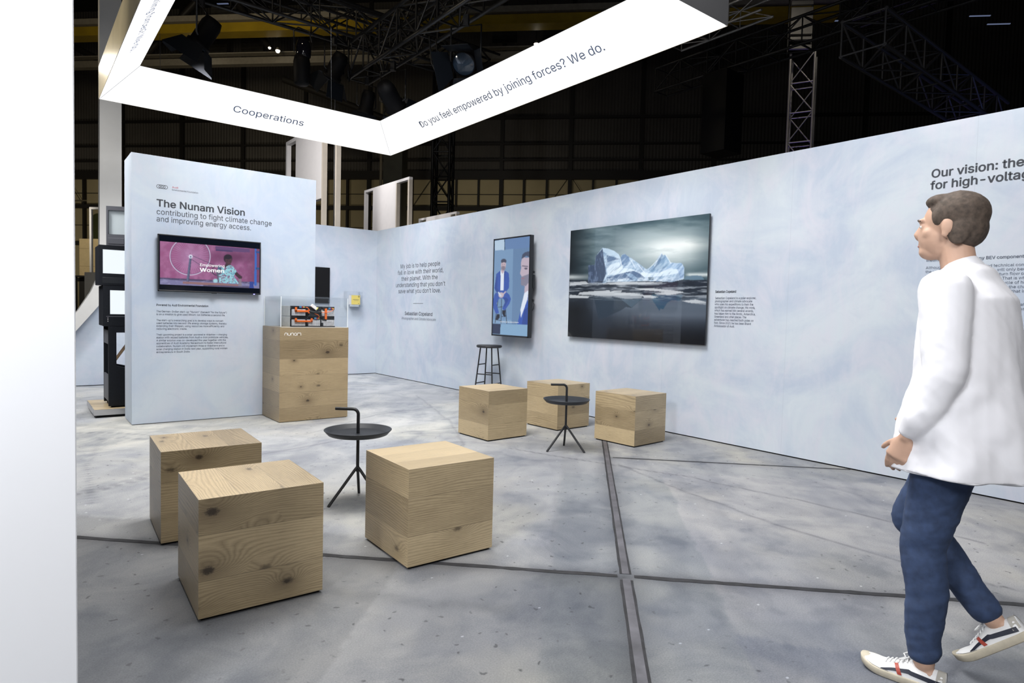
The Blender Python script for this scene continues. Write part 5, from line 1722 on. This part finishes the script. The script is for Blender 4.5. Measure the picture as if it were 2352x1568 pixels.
truss('bluish ladder truss sloping away behind the grey truss tower', (4.1, -7.15, 5.44), (10.0, -7.15, 5.44), 0.6, 0.5, M['truss_dim'], 0.7, 0.03)
truss('dim blue truss low above the long wall near the frame edge', (7.0, -8.9, 5.0), (7.0, -12.0, 5.0), 0.35, 0.4, M['truss_dim'], 0.6, 0.025)
truss('dark truss far off above the ladder truss', (11.0, -4.0, 9.0), (11.0, -14.0, 9.0), 0.5, 0.6, TB_, 0.9, 0.03)
hd = thing('hoist_block', 'grey sheet metal head block hanging at the top of the grey truss tower', 'block', tuple(ST(3.0, 8.66, 7.75)))
for z0, z1 in ((7.3, 7.38), (7.5, 7.56), (7.62, 8.2), (8.26, 8.34)):
    wp(st_box(2.92, 3.0, 8.44, 8.9, z0, z1).build('plate', M['truss_grey']), hd)
for t_ in (8.40, 8.90):
    wp(MB().tube([ST(2.96, t_, 7.2), ST(2.96, t_, 10.0)], 0.02, 6).build('sling', TB_), hd)
tag(MB().box((4.45, -4.7, 4.3), (5.0, -4.2, 5.74)).build('speaker_array', M['black_matte']), 'tall black hanging speaker block left of the grey truss tower'.replace('left of', 'beside'), 'speaker')


M['lantern'] = mat('matt_black_lantern', (0.004, 0.004, 0.005, 1), 0.6, spec=0.12)


def lantern(label, x, y, z_hang, aim, sc=1.0):
    """stage lantern hung under a truss chord at z_hang: barrel, lens and four barn door flaps tilted to the aim, upright yoke and clamp"""
    s = sc
    loc = Vector((x, y, z_hang - 0.55 * s))
    d = (Vector(aim) - loc).normalized()
    t = thing('stage_lantern', label, 'stage light', tuple(loc), 0, 'stage lanterns on the rig')
    Rm = d.to_track_quat('-Z', 'Y').to_matrix().to_4x4()
    Ry = Matrix.Rotation(math.atan2(d.y, d.x) + PI / 2, 4, 'Z')

    def put(mb, R_, name, m):
        mb.v = [tuple(R_ @ Vector(v)) for v in mb.v]
        return mb.build(name, m, t)
    put(MB().lathe([(0.001, 0.32 * s), (0.10 * s, 0.30 * s), (0.125 * s, 0.22 * s), (0.125 * s, -0.05 * s), (0.15 * s, -0.06 * s), (0.15 * s, -0.11 * s), (0.135 * s, -0.11 * s)], n=20), Rm, 'barrel', M['lantern'])
    put(MB().lathe([(0.001, -0.115 * s), (0.08 * s, -0.108 * s), (0.135 * s, -0.09 * s)], n=20), Rm, 'lens', M['lens'])
    for k in range(4):
        mt_ = Rm @ Matrix.Rotation(k * PI / 2, 4, 'Z') @ Matrix.Translation((0.155 * s, 0, -0.11 * s)) @ Matrix.Rotation(math.radians(-32), 4, 'Y')
        w0, w1 = 0.15 * s, 0.24 * s if k % 2 == 0 else 0.16 * s
        P_ = [(0, -w0, 0), (0, w0, 0), (0, w1, -0.26 * s), (0, -w1, -0.26 * s)]
        P2 = [(0.004, y_, z_) for x_, y_, z_ in P_]
        fl_ = MB()
        fl_.add([tuple(p) for p in P_ + P2], [(0, 1, 2, 3), (7, 6, 5, 4), (0, 4, 5, 1), (1, 5, 6, 2), (2, 6, 7, 3), (3, 7, 4, 0)])
        put(fl_, mt_, 'barn_door', M['barn'])
    put(MB().tube([(0.15 * s, 0, 0), (0.19 * s, 0, 0.02 * s), (0.19 * s, 0, 0.42 * s), (-0.19 * s, 0, 0.42 * s), (-0.19 * s, 0, 0.02 * s), (-0.15 * s, 0, 0)], 0.012 * s, 6), Ry, 'yoke', M['black_metal'])
    put(MB().box((-0.03 * s, -0.03 * s, 0.42 * s), (0.03 * s, 0.03 * s, 0.545 * s)), Ry, 'clamp', M['black_metal'])
    return t


M['lens'] = mat('blue_grey_lens', (0.025, 0.04, 0.065, 1), 0.08)
M['barn'] = mat('dark_barn_door', (0.006, 0.008, 0.012, 1), 0.55, spec=0.2)
lantern('stage lantern with spread flaps over the brightest work lamp, nearest the mitred frame corner', -3.25, -0.45, 6.05, (-4.4, 0.2, 3.2), 1.2)
lantern('stage lantern with its round lens showing, over the slogan arm of the light frame', -0.62, -3.9, 5.375, (-2.6, -5.5, 2.6), 1.15)
lantern('stage lantern pointing away over the inner corner of the light frame', -0.62, -1.75, 5.375, (1.5, -0.2, 3.4), 1.2)
lantern('stage lantern hanging from the cross truss just past the moving head spotlight', -1.10, -0.45, 6.05, (-1.9, 2.4, 2.0), 1.1)
lantern('stage lantern lowest over the far corner of the light frame, turned to the back wall', -0.62, -0.75, 5.375, (-0.6, 0.8, 1.5), 0.95)
mh = thing('moving_head', 'glossy black moving head spotlight hanging from the cross truss', 'stage light', (-1.65, -0.45, 5.70))
MB().lathe([(0.001, 0.16), (0.10, 0.12), (0.13, 0.0), (0.12, -0.14), (0.08, -0.2), (0.001, -0.2)], (0, 0, 0), 20).build('upper_head', mat('gloss_black_housing', (0.006, 0.006, 0.01, 1), 0.08), mh)
MB().lathe([(0.001, 0.0), (0.12, 0.0), (0.14, -0.1), (0.13, -0.45), (0.10, -0.48), (0.001, -0.48)], (-0.02, 0.02, -0.14), 20).build('lower_barrel', M['lantern'], mh)
MB().tube([(-0.16, 0, -0.1), (-0.17, 0, 0.25), (-0.1, 0, 0.32), (0.1, 0, 0.30), (0.14, 0, 0.14)], 0.012, 6).build('safety_loop', M['black_metal'], mh)
for k, pts in enumerate(([(-0.86, -0.5, 6.04), (-0.89, -0.55, 5.5), (-0.86, -0.55, 5.3), (-0.82, -0.53, 5.45), (-0.80, -0.5, 6.04)], [(-0.62, -2.9, 5.40), (-0.6, -2.95, 5.0), (-0.55, -3.0, 4.85), (-0.5, -2.95, 5.0), (-0.5, -2.9, 5.40)], [(-0.5, 0.9, 6.9), (-0.52, 0.9, 5.0), (-0.5, 0.9, 0.0)])):
    tag(MB().tube(pts, 0.012, 6).build('hanging_cable', M['truss_black']), ('looped black cable under the cross truss', 'looped black cable under the truss over the slogan arm', 'black cable dropping behind the white display frame panel')[k], 'cable', 'rig cables')
# ================================================================== PERSON
M['skin'] = mat('skin', (0.52, 0.33, 0.24, 1), 0.55, vary=0.05, vscale=20)
M['hair'] = mat('short_brown_hair', (0.075, 0.055, 0.042, 1), 0.8, vary=0.4, vscale=60)
M['shirt'] = mat('white_cotton', (0.80, 0.80, 0.84, 1), 0.8, vary=0.02)
M['jeans'] = mat('blue_denim', (0.030, 0.052, 0.115, 1), 0.85, vary=0.25, vscale=30)
M['shoe_white'] = mat('white_leather', (0.80, 0.80, 0.80, 1), 0.45, vary=0.03)
M['shoe_sole'] = mat('cream_rubber_sole', (0.52, 0.47, 0.37, 1), 0.7, vary=0.08, vscale=40)
M['shoe_navy'] = mat('navy_stripe', (0.012, 0.015, 0.03, 1), 0.5)
M['shoe_red'] = mat('red_stripe', (0.35, 0.05, 0.03, 1), 0.5)
M['shoe_grey'] = mat('grey_suede', (0.42, 0.40, 0.36, 1), 0.8)


class Blob:
    """tapered elliptical limbs joined and remeshed into one surface"""
    def __init__(self):
        self.mb = MB()

    def limb(self, pts, n=20, flat=None):
        """pts: (x, y, z, r) or (x, y, z, rx, ry) - rings across the direction of travel, rounded at both ends"""
        P = [Vector(p[:3]) for p in pts]
        vs, fs = [], []
        rings = []
        k = len(P)
        for i in range(k):
            d = (P[min(i + 1, k - 1)] - P[max(i - 1, 0)]).normalized()
            ref = Vector((1, 0, 0)) if abs(d.x) < 0.9 else Vector((0, 0, 1))
            b = d.cross(ref).normalized()
            a = b.cross(d).normalized()
            rx = pts[i][3]
            ry = pts[i][4] if len(pts[i]) > 4 else rx
            rings.append((P[i], a, b, rx, ry, d))
        full = []
        p, a, b, rx, ry, d = rings[0]
        for q in (0.98, 0.8, 0.5):
            c = math.sqrt(1 - q * q)
            full.append((p - d * min(rx, ry) * q * 0.8, a, b, rx * max(c, 0.08), ry * max(c, 0.08)))
        full += [r[:5] for r in rings]
        p, a, b, rx, ry, d = rings[-1]
        for q in (0.5, 0.8, 0.98):
            c = math.sqrt(1 - q * q)
            full.append((p + d * min(rx, ry) * q * 0.8, a, b, rx * max(c, 0.08), ry * max(c, 0.08)))
        for p, a, b, rx, ry in full:
            for j in range(n):
                t = 2 * PI * j / n
                vs.append(p + a * math.cos(t) * rx + b * math.sin(t) * ry)
        m = len(full)
        for i in range(m - 1):
            for j in range(n):
                fs.append((i * n + j, i * n + (j + 1) % n, (i + 1) * n + (j + 1) % n, (i + 1) * n + j))
        fs.append(tuple(range(n))[::-1])
        fs.append(tuple((m - 1) * n + j for j in range(n)))
        self.mb.add(vs, fs, True)
        return self

    def ball(self, c, r, rot=None):
        bm = bmesh.new()
        bmesh.ops.create_icosphere(bm, subdivisions=3, radius=1)
        R_ = rot or Matrix.Identity(3)
        vs = [Vector(c) + R_ @ Vector((v.co.x * r[0], v.co.y * r[1], v.co.z * r[2])) for v in bm.verts]
        bm.verts.index_update()
        fs = [tuple(v.index for v in f.verts) for f in bm.faces]
        bm.free()
        self.mb.add(vs, fs, True)
        return self

    def build(self, name, material, parent, voxel, smooth=4, fold=None):
        o = self.mb.build(name, material)
        r = o.modifiers.new('fuse', 'REMESH')
        r.mode, r.voxel_size, r.use_smooth_shade = 'VOXEL', voxel, True
        if smooth:
            s = o.modifiers.new('soften', 'SMOOTH')
            s.factor, s.iterations = 0.5, smooth
        bake(o)
        if fold is not None:
            me = o.data
            co = np.zeros(len(me.vertices) * 3, np.float32)
            nm = np.zeros(len(me.vertices) * 3, np.float32)
            me.vertices.foreach_get('co', co)
            me.vertices.foreach_get('normal', nm)
            co, nm = co.reshape(-1, 3), nm.reshape(-1, 3)
            co = co + nm * fold(co)[:, None]
            me.vertices.foreach_set('co', co.reshape(-1).astype(np.float32))
            me.update()
        for p in o.data.polygons:
            p.use_smooth = True
        if not o.data.materials:
            o.data.materials.append(material)
        o.parent = parent
        return o


# local frame: +y is the walking direction, origin on the floor under the hips, -x is the person's left (towards the viewer)
ps_ = thing('person', 'person walking past the long wall in a loose white shirt, blue jeans and white sneakers', 'person', (-3.0, -10.62, 0), 0)
ps_.scale = (0.955, 0.955, 0.955)
LA = Vector((-0.115, 0.045, 0.085))     # planted ankle
LK = Vector((-0.105, 0.075, 0.505))
LH = Vector((-0.095, 0.0, 0.93))
RA = Vector((0.115, -0.10, 0.235))      # passing foot
RK = Vector((0.105, 0.185, 0.545))
RH = Vector((0.095, 0.0, 0.93))
NECK = Vector((0.0, 0.035, 1.50))
HEAD = Vector((0.0, 0.075, 1.672))
LS, RS = Vector((-0.19, 0.02, 1.44)), Vector((0.19, 0.02, 1.44))
LE, RE = Vector((-0.245, -0.005, 1.15)), Vector((0.245, 0.04, 1.15))
LW, RW_ = Vector((-0.235, 0.10, 0.915)), Vector((0.225, 0.19, 0.96))
body = Blob()
body.limb([(0, 0.0, 0.90, 0.155, 0.115), (0, 0.0, 0.98, 0.165, 0.12), (0, 0.0, 1.10, 0.145, 0.105), (0, 0.005, 1.25, 0.165, 0.115), (0, 0.01, 1.38, 0.18, 0.115), (0, 0.015, 1.455, 0.13, 0.085)], 24)
body.limb([(0, 0.02, 1.44, 0.075), (NECK.x, NECK.y, NECK.z, 0.056), (0, 0.055, 1.60, 0.056)])
# head with face: skull, jaw, nose, brow, lips, ears
body.ball(HEAD + Vector((0, -0.012, 0.025)), (0.076, 0.098, 0.095))
body.ball(HEAD + Vector((0, 0.028, -0.03)), (0.064, 0.072, 0.088))
body.ball(HEAD + Vector((0, 0.055, -0.085)), (0.042, 0.042, 0.032))
body.limb([(0, HEAD.y + 0.083, HEAD.z + 0.02, 0.011), (0, HEAD.y + 0.104, HEAD.z - 0.022, 0.016), (0, HEAD.y + 0.098, HEAD.z - 0.03, 0.014)], 12)
body.ball(HEAD + Vector((0, 0.08, 0.028)), (0.052, 0.018, 0.012))
body.ball(HEAD + Vector((0, 0.086, -0.058)), (0.026, 0.014, 0.007))
body.ball(HEAD + Vector((0, 0.084, -0.070)), (0.024, 0.014, 0.008))
for sx in (-1, 1):
    body.ball(HEAD + Vector((sx * 0.040, 0.050, -0.022)), (0.024, 0.026, 0.026))
    body.limb([(sx * 0.014, HEAD.y + 0.083, HEAD.z + 0.013, 0.0045), (sx * 0.031, HEAD.y + 0.087, HEAD.z + 0.0145, 0.005), (sx * 0.047, HEAD.y + 0.074, HEAD.z + 0.010, 0.0045)], 8)
    body.limb([(sx * 0.016, HEAD.y + 0.082, HEAD.z - 0.002, 0.004), (sx * 0.031, HEAD.y + 0.084, HEAD.z - 0.0045, 0.0045), (sx * 0.046, HEAD.y + 0.073, HEAD.z + 0.001, 0.004)], 8)
    body.ball(HEAD + Vector((sx * 0.0765, -0.014, -0.004)), (0.009, 0.020, 0.030))
    body.ball(HEAD + Vector((sx * 0.077, -0.008, -0.030)), (0.007, 0.011, 0.014))
# arms
for S_, E_, W2 in ((LS, LE, LW), (RS, RE, RW_)):
    m1, m2 = S_.lerp(E_, 0.45), E_.lerp(W2, 0.35)
    body.limb([(*S_, 0.058), (*m1, 0.047), (*E_, 0.038)])
    body.limb([(*E_, 0.038), (*m2, 0.040), (*W2, 0.026, 0.022)])
# legs
for H_, K_, A_ in ((LH, LK, LA), (RH, RK, RA)):
    body.limb([(*H_, 0.092), (*H_.lerp(K_, 0.5), 0.074), (*K_, 0.056)])
    c_ = K_.lerp(A_, 0.32) + Vector((0, -0.018, 0))
    body.limb([(*K_, 0.055), (*c_, 0.056), (*K_.lerp(A_, 0.75), 0.038), (*A_, 0.034)])
# feet inside the shoes
for A_, tilt in ((LA, 0.0), (RA, -0.75)):
    f = Vector((0, math.cos(tilt), math.sin(tilt)))
    u_ = Vector((0, -math.sin(tilt), math.cos(tilt)))
    hl, tl = A_ - u_ * 0.035 - f * 0.025, A_ - u_ * 0.054 + f * 0.12
    body.limb([(*hl, 0.028), (*hl.lerp(tl, 0.5), 0.028, 0.017), (*tl, 0.030, 0.008)], 14)


def hand(blob, W2, down, fwd, thumb_side):
    """palm and five curled fingers; down = along the hand, fwd = towards the thumb, third axis = palm normal"""
    down, fwd = down.normalized(), fwd.normalized()
    nrm = down.cross(fwd).normalized() * thumb_side
    c = W2 + down * 0.045
    blob.limb([(*(W2 - down * 0.01), 0.021, 0.021), (*(W2 + down * 0.03), 0.016, 0.034), (*(W2 + down * 0.078), 0.014, 0.040)], 14)
    for i, (off, ln, cu) in enumerate(((0.028, 0.072, 0.30), (0.009, 0.080, 0.38), (-0.010, 0.074, 0.46), (-0.027, 0.058, 0.55))):
        p = W2 + down * 0.076 + fwd * off
        d = down.copy()
        pts = [(*p, 0.0092)]
        for j, q in enumerate((0.45, 0.32, 0.23)):
            d = (d + nrm * cu).normalized()
            p = p + d * ln * q
            pts.append((*p, 0.0088 - 0.0009 * j))
        blob.limb(pts, 10)
    p = W2 + down * 0.022 + fwd * 0.022
    d = (down * 0.7 + fwd * 0.75 + nrm * 0.3).normalized()
    pts = [(*p, 0.0125)]
    for q in (0.034, 0.026):
        p = p + d * q
        d = (d + down * 0.35 + nrm * 0.2).normalized()
        pts.append((*p, 0.0098))
    p = p + d * 0.02
    pts.append((*p, 0.0085))
    blob.limb(pts, 10)


hand(body, LW, (LW - LE).normalized() + Vector((0, 0.05, -0.25)), Vector((0.15, 1, 0.35)), 1)
hand(body, RW_, (RW_ - RE).normalized() + Vector((0, 0.05, -0.25)), Vector((-0.15, 1, 0.35)), -1)
body.build('body', M['skin'], ps_, 0.0048, 3)

eye_w, eye_d = mat('eye_white', (0.8, 0.8, 0.78, 1), 0.2), mat('eye_iris', (0.05, 0.035, 0.025, 1), 0.15)
for sx in (-1, 1):
    c = HEAD + Vector((sx * 0.031, 0.0775, 0.0055))
    mb = Blob().ball(c, (0.0125, 0.0105, 0.0085)).mb
    eo = mb.build('eye', eye_w, ps_)
    Blob().ball(c + Vector((sx * 0.001, 0.0065, 0)), (0.0052, 0.005, 0.0052)).mb.build('iris', eye_d, eo)
    Blob().limb([(c.x - sx * 0.014, c.y + 0.0165, c.z + 0.021, 0.003), (c.x + sx * 0.004, c.y + 0.0155, c.z + 0.025, 0.0036), (c.x + sx * 0.018, c.y + 0.005, c.z + 0.021, 0.0025)], 8).mb.build('eyebrow', M['hair'], ps_)
Blob().ball(HEAD + Vector((0, 0.0905, -0.064)), (0.021, 0.011, 0.0065)).mb.build('lips', mat('lips', (0.42, 0.20, 0.17, 1), 0.5), ps_)
hr = Blob()
hr.ball(HEAD + Vector((0, -0.025, 0.045)), (0.083, 0.098, 0.086))
hr.ball(HEAD + Vector((0, -0.055, -0.005)), (0.076, 0.062, 0.075))
hr.ball(HEAD + Vector((0, 0.03, 0.095)), (0.062, 0.05, 0.03))
for sx in (-1, 1):
    hr.ball(HEAD + Vector((sx * 0.064, 0.012, 0.035)), (0.016, 0.028, 0.035))
    hr.ball(HEAD + Vector((sx * 0.066, -0.045, -0.02)), (0.016, 0.035, 0.05))
hr.build('hair', M['hair'], ps_, 0.006, 2, lambda c: (0.004 * (fbm(c[:, 0] * 60, c[:, 1] * 60 + c[:, 2] * 24, 3, 4) - 0.4)).astype(np.float32))

# loose shirt, hem at mid-thigh
sh = Blob()
sh.limb([(0, -0.005, 0.80, 0.275, 0.225), (0, -0.005, 0.95, 0.255, 0.20), (0, -0.005, 1.12, 0.225, 0.165), (0, 0.0, 1.28, 0.215, 0.152), (0, 0.005, 1.40, 0.205, 0.14), (0, 0.012, 1.465, 0.15, 0.10)], 28)
for S_, E_, W2 in ((LS, LE, LW), (RS, RE, RW_)):
    sh.limb([(*(S_ + Vector((0, 0, 0.0))), 0.082), (*S_.lerp(E_, 0.5), 0.075), (*E_, 0.066)], 18)
    sh.limb([(*E_, 0.066), (*E_.lerp(W2, 0.5), 0.060), (*E_.lerp(W2, 0.88), 0.050)], 18)


def folds(c):
    a = np.arctan2(c[:, 1], c[:, 0])
    low = np.clip((1.25 - c[:, 2]) / 0.5, 0, 1)
    f = 0.016 * low * np.sin(a * 7 + 2.0 * fbm(c[:, 0] * 4, c[:, 2] * 5, 3, 2) * 3)
    f += 0.012 * (fbm(c[:, 0] * 12 + c[:, 2] * 9, c[:, 1] * 12 - c[:, 2] * 6, 4, 6) - 0.5)
    return f.astype(np.float32)


so = sh.build('shirt', M['shirt'], ps_, 0.008, 6, folds)
co = np.zeros(len(so.data.vertices) * 3, np.float32)
so.data.vertices.foreach_get('co', co)
co = co.reshape(-1, 3)
tors = (co[:, 2] < 0.80) & (np.abs(co[:, 0]) < 0.33)
co[tors, 2] = 0.80 - (0.80 - co[tors, 2]) * 0.12
so.data.vertices.foreach_set('co', co.reshape(-1))
so.data.update()
cl = Blob()
cl.limb([(0, 0.018, 1.485, 0.088, 0.075), (0, 0.03, 1.518, 0.068, 0.066)], 20)
cl.build('collar', M['shirt'], ps_, 0.006, 3)

je = Blob()
je.limb([(0, 0.0, 0.86, 0.17, 0.13), (0, 0.0, 1.0, 0.17, 0.125)], 22)
for H_, K_, A_ in ((LH, LK, LA), (RH, RK, RA)):
    je.limb([(*H_, 0.112), (*H_.lerp(K_, 0.5), 0.092), (*K_, 0.072)], 20)
    c_ = K_.lerp(A_, 0.35) + Vector((0, -0.014, 0))
    je.limb([(*K_, 0.072), (*c_, 0.070), (*K_.lerp(A_, 0.70), 0.058), (*K_.lerp(A_, 0.90), 0.054)], 20)
je.build('jeans', M['jeans'], ps_, 0.008, 4, lambda c: (0.012 * (fbm(c[:, 0] * 9 + 3, c[:, 2] * 22 + c[:, 1] * 9, 4, 8) - 0.5)).astype(np.float32))


def shoe(A_, tilt, yaw):
    """sneaker: sole, upper, toe cap, laces, tongue, navy sweep, red stripe and heel tab; built flat, then placed"""
    T_ = Matrix.Translation(A_) @ Matrix.Rotation(yaw, 4, 'Z') @ Matrix.Rotation(tilt, 4, 'X') @ Matrix.Translation((0, 0, -0.085))
    ap = lambda p: T_ @ Vector(p)

    def prof(y):
        """half width of the last at y, heel at -0.075, toe at 0.205"""
        t = (y + 0.075) / 0.28
        w_ = 0.033 + 0.016 * math.sin(min(1, max(0, t - 0.15) / 0.6) * PI / 2)
        e = 1.0
        if t < 0.16:
            e = math.sqrt(max(0.0, 1 - ((0.16 - t) / 0.16) ** 2))
        if t > 0.74:
            e = math.sqrt(max(0.0, 1 - ((t - 0.74) / 0.26) ** 2))
        return max(0.002, w_ * e)

    ys = [-0.075 + 0.28 * (0.5 - 0.5 * math.cos(PI * k / 30)) for k in range(31)]
    ol = [(-prof(y), y) for y in ys] + [(prof(y), y) for y in ys[::-1]]
    spring = lambda y: 0.018 * max(0, (y - 0.12) / 0.085) ** 2
    sole = MB()
    n_ = len(ol)
    lv = ((0.0, 0.96), (0.004, 1.03), (0.024, 1.06), (0.028, 1.02))
    vs = [ap((x * k, 0.065 + (y - 0.065) * (1 + (k - 1) * 0.4), z + spring(y))) for z, k in lv for x, y in ol]
    fs = [tuple(range(n_))[::-1], tuple(range(3 * n_, 4 * n_))]
    for l in range(3):
        fs += [(l * n_ + i, l * n_ + (i + 1) % n_, (l + 1) * n_ + (i + 1) % n_, (l + 1) * n_ + i) for i in range(n_)]
    sole.add(vs, fs, True)
    so_ = sole.build('shoe', M['shoe_sole'], ps_)
    hgt = lambda y: (0.072 if y < -0.03 else 0.072 - 0.0 * y) if y < 0.03 else 0.082 - 0.048 * min(1, (y - 0.03) / 0.115) ** 0.8
    # upper: cross sections along the foot
    up = MB()
    secs = []
    yy = [-0.070 + 0.268 * k / 26 for k in range(27)]
    m_ = 15
    for y in yy:
        w_ = prof(y) * 0.98
        h_ = hgt(y)
        if y > 0.145:
            h_ *= math.sqrt(max(0.05, 1 - ((y - 0.145) / 0.06) ** 2))
        row = []
        for j in range(m_):
            a = PI * j / (m_ - 1)
            x = -w_ * math.cos(a) * (1 - 0.30 * math.sin(a) ** 3)
            z = 0.026 + spring(y) + (h_ - 0.02) * max(0.0, math.sin(a)) ** 0.75
            row.append((x, y, z))
        secs.append(row)
    vs = [ap(p) for r_ in secs for p in r_]
    fs = [(i * m_ + j, i * m_ + j + 1, (i + 1) * m_ + j + 1, (i + 1) * m_ + j) for i in range(len(secs) - 1) for j in range(m_ - 1)]
    fs.append(tuple(range(m_)))
    fs.append(tuple((len(secs) - 1) * m_ + j for j in range(m_)))
    up.add(vs, fs, True)
    up.build('shoe_upper', M['shoe_white'], so_)

    def skin_pt(y, a, lift=0.0016):
        w_ = prof(y) * 0.98
        h_ = hgt(y)
        if y > 0.145:
            h_ *= math.sqrt(max(0.05, 1 - ((y - 0.145) / 0.06) ** 2))
        a_ = PI * a
        x = -w_ * math.cos(a_) * (1 - 0.30 * math.sin(a_) ** 3)
        z = 0.026 + spring(y) + (h_ - 0.02) * max(0.0, math.sin(a_)) ** 0.75
        nx, nz = -math.cos(a_), math.sin(a_)
        return ap((x + nx * lift, y, z + nz * lift))

    def band(path, wd, name, m, lift=0.0018, mirror=True):
        for flip in ((0, 1) if mirror else (0,)):
            mb = MB()
            vs = []
            for (y, a, k) in path:
                for s in (-1, 1):
                    aa = a + s * wd * k
                    aa = 1 - aa if flip else aa
                    vs.append(skin_pt(y, aa, lift))
            mb.add(vs, [(2 * i, 2 * i + 1, 2 * i + 3, 2 * i + 2) for i in range(len(path) - 1)], True)
            mb.build(name, m, so_)
    band([(0.125 - 0.008 * k, 0.03 + 0.09 * math.sin(min(1, k / 6) * PI / 2) - 0.004 * max(0, k - 10), 1.0) for k in range(24)], 0.045, 'sweep_stripe', M['shoe_navy'])
    band([(0.115, 0.12 + 0.05 * k, 1.0) for k in range(5)], 0.03, 'side_stripe', M['shoe_navy'], 0.0022)
    for flip in (0, 1):
        for nm, y0, y1, y2, y3, m in (('side_stripe', 0.088, 0.076, 0.070, 0.056, M['shoe_red']),):
            mb = MB()
            vs = []
            for k in range(9):
                q = k / 8
                a = 0.02 + 0.30 * q
                for y in (y1 * q + y3 * (1 - q), y0 * q + y2 * (1 - q)):
                    vs.append(skin_pt(y, 1 - a if flip else a, 0.0026))
            mb.add(vs, [(2 * i, 2 * i + 1, 2 * i + 3, 2 * i + 2) for i in range(8)], True)
            mb.build(nm, m, so_)
    # grey suede toe guard and heel tab
    mb = MB()
    vs = []
    tg = [(0.10, 0.03), (0.13, 0.05), (0.155, 0.08), (0.175, 0.12), (0.188, 0.2), (0.194, 0.35), (0.195, 0.5)]
    tg = tg + [(y, 1 - a) for y, a in tg[-2::-1]]
    for y, a in tg:
        vs += [skin_pt(y, a, 0.0022), skin_pt(min(y, 0.197) + 0.0, a, 0.0022) - (T_.to_3x3() @ Vector((0, 0, 0.012)))]
    mb.add(vs, [(2 * i, 2 * i + 1, 2 * i + 3, 2 * i + 2) for i in range(len(tg) - 1)], True)
    mb.build('toe_guard', M['shoe_grey'], so_)
    mb = MB()
    vs = []
    for i in range(9):
        a = 0.06 + 0.88 * i / 8
        for y, l in ((-0.0705, 0.003), (-0.045, 0.0022)):
            vs.append(skin_pt(y, a, l))
    mb.add(vs, [(2 * i, 2 * i + 1, 2 * i + 3, 2 * i + 2) for i in range(8)], True)
    mb.build('heel_tab', M['shoe_grey'], so_)
    for k in range(6):
        y = 0.045 + 0.014 * k
        pts = [skin_pt(y + 0.004 * math.sin(PI * a), a, 0.004) for a in np.linspace(0.33, 0.67, 7)]
        MB().tube(pts, 0.0026, 6).build('lace', M['shoe_white'], so_)
    for sgn in (-1, 1):
        b0 = skin_pt(0.05, 0.5, 0.008)
        side = T_.to_3x3() @ Vector((sgn, 0, 0))
        fw = T_.to_3x3() @ Vector((0, 1, 0))
        upv = T_.to_3x3() @ Vector((0, 0, 1))
        pts = [b0, b0 + side * 0.02 + upv * 0.010 - fw * 0.005, b0 + side * 0.036 + upv * 0.003 + fw * 0.012, b0 + side * 0.028 - upv * 0.002 + fw * 0.022, b0 + fw * 0.008]
        MB().tube(pts, 0.0024, 6).build('lace', M['shoe_white'], so_)


shoe(LA, 0.0, math.radians(4))
shoe(RA, -0.75, 0.0)
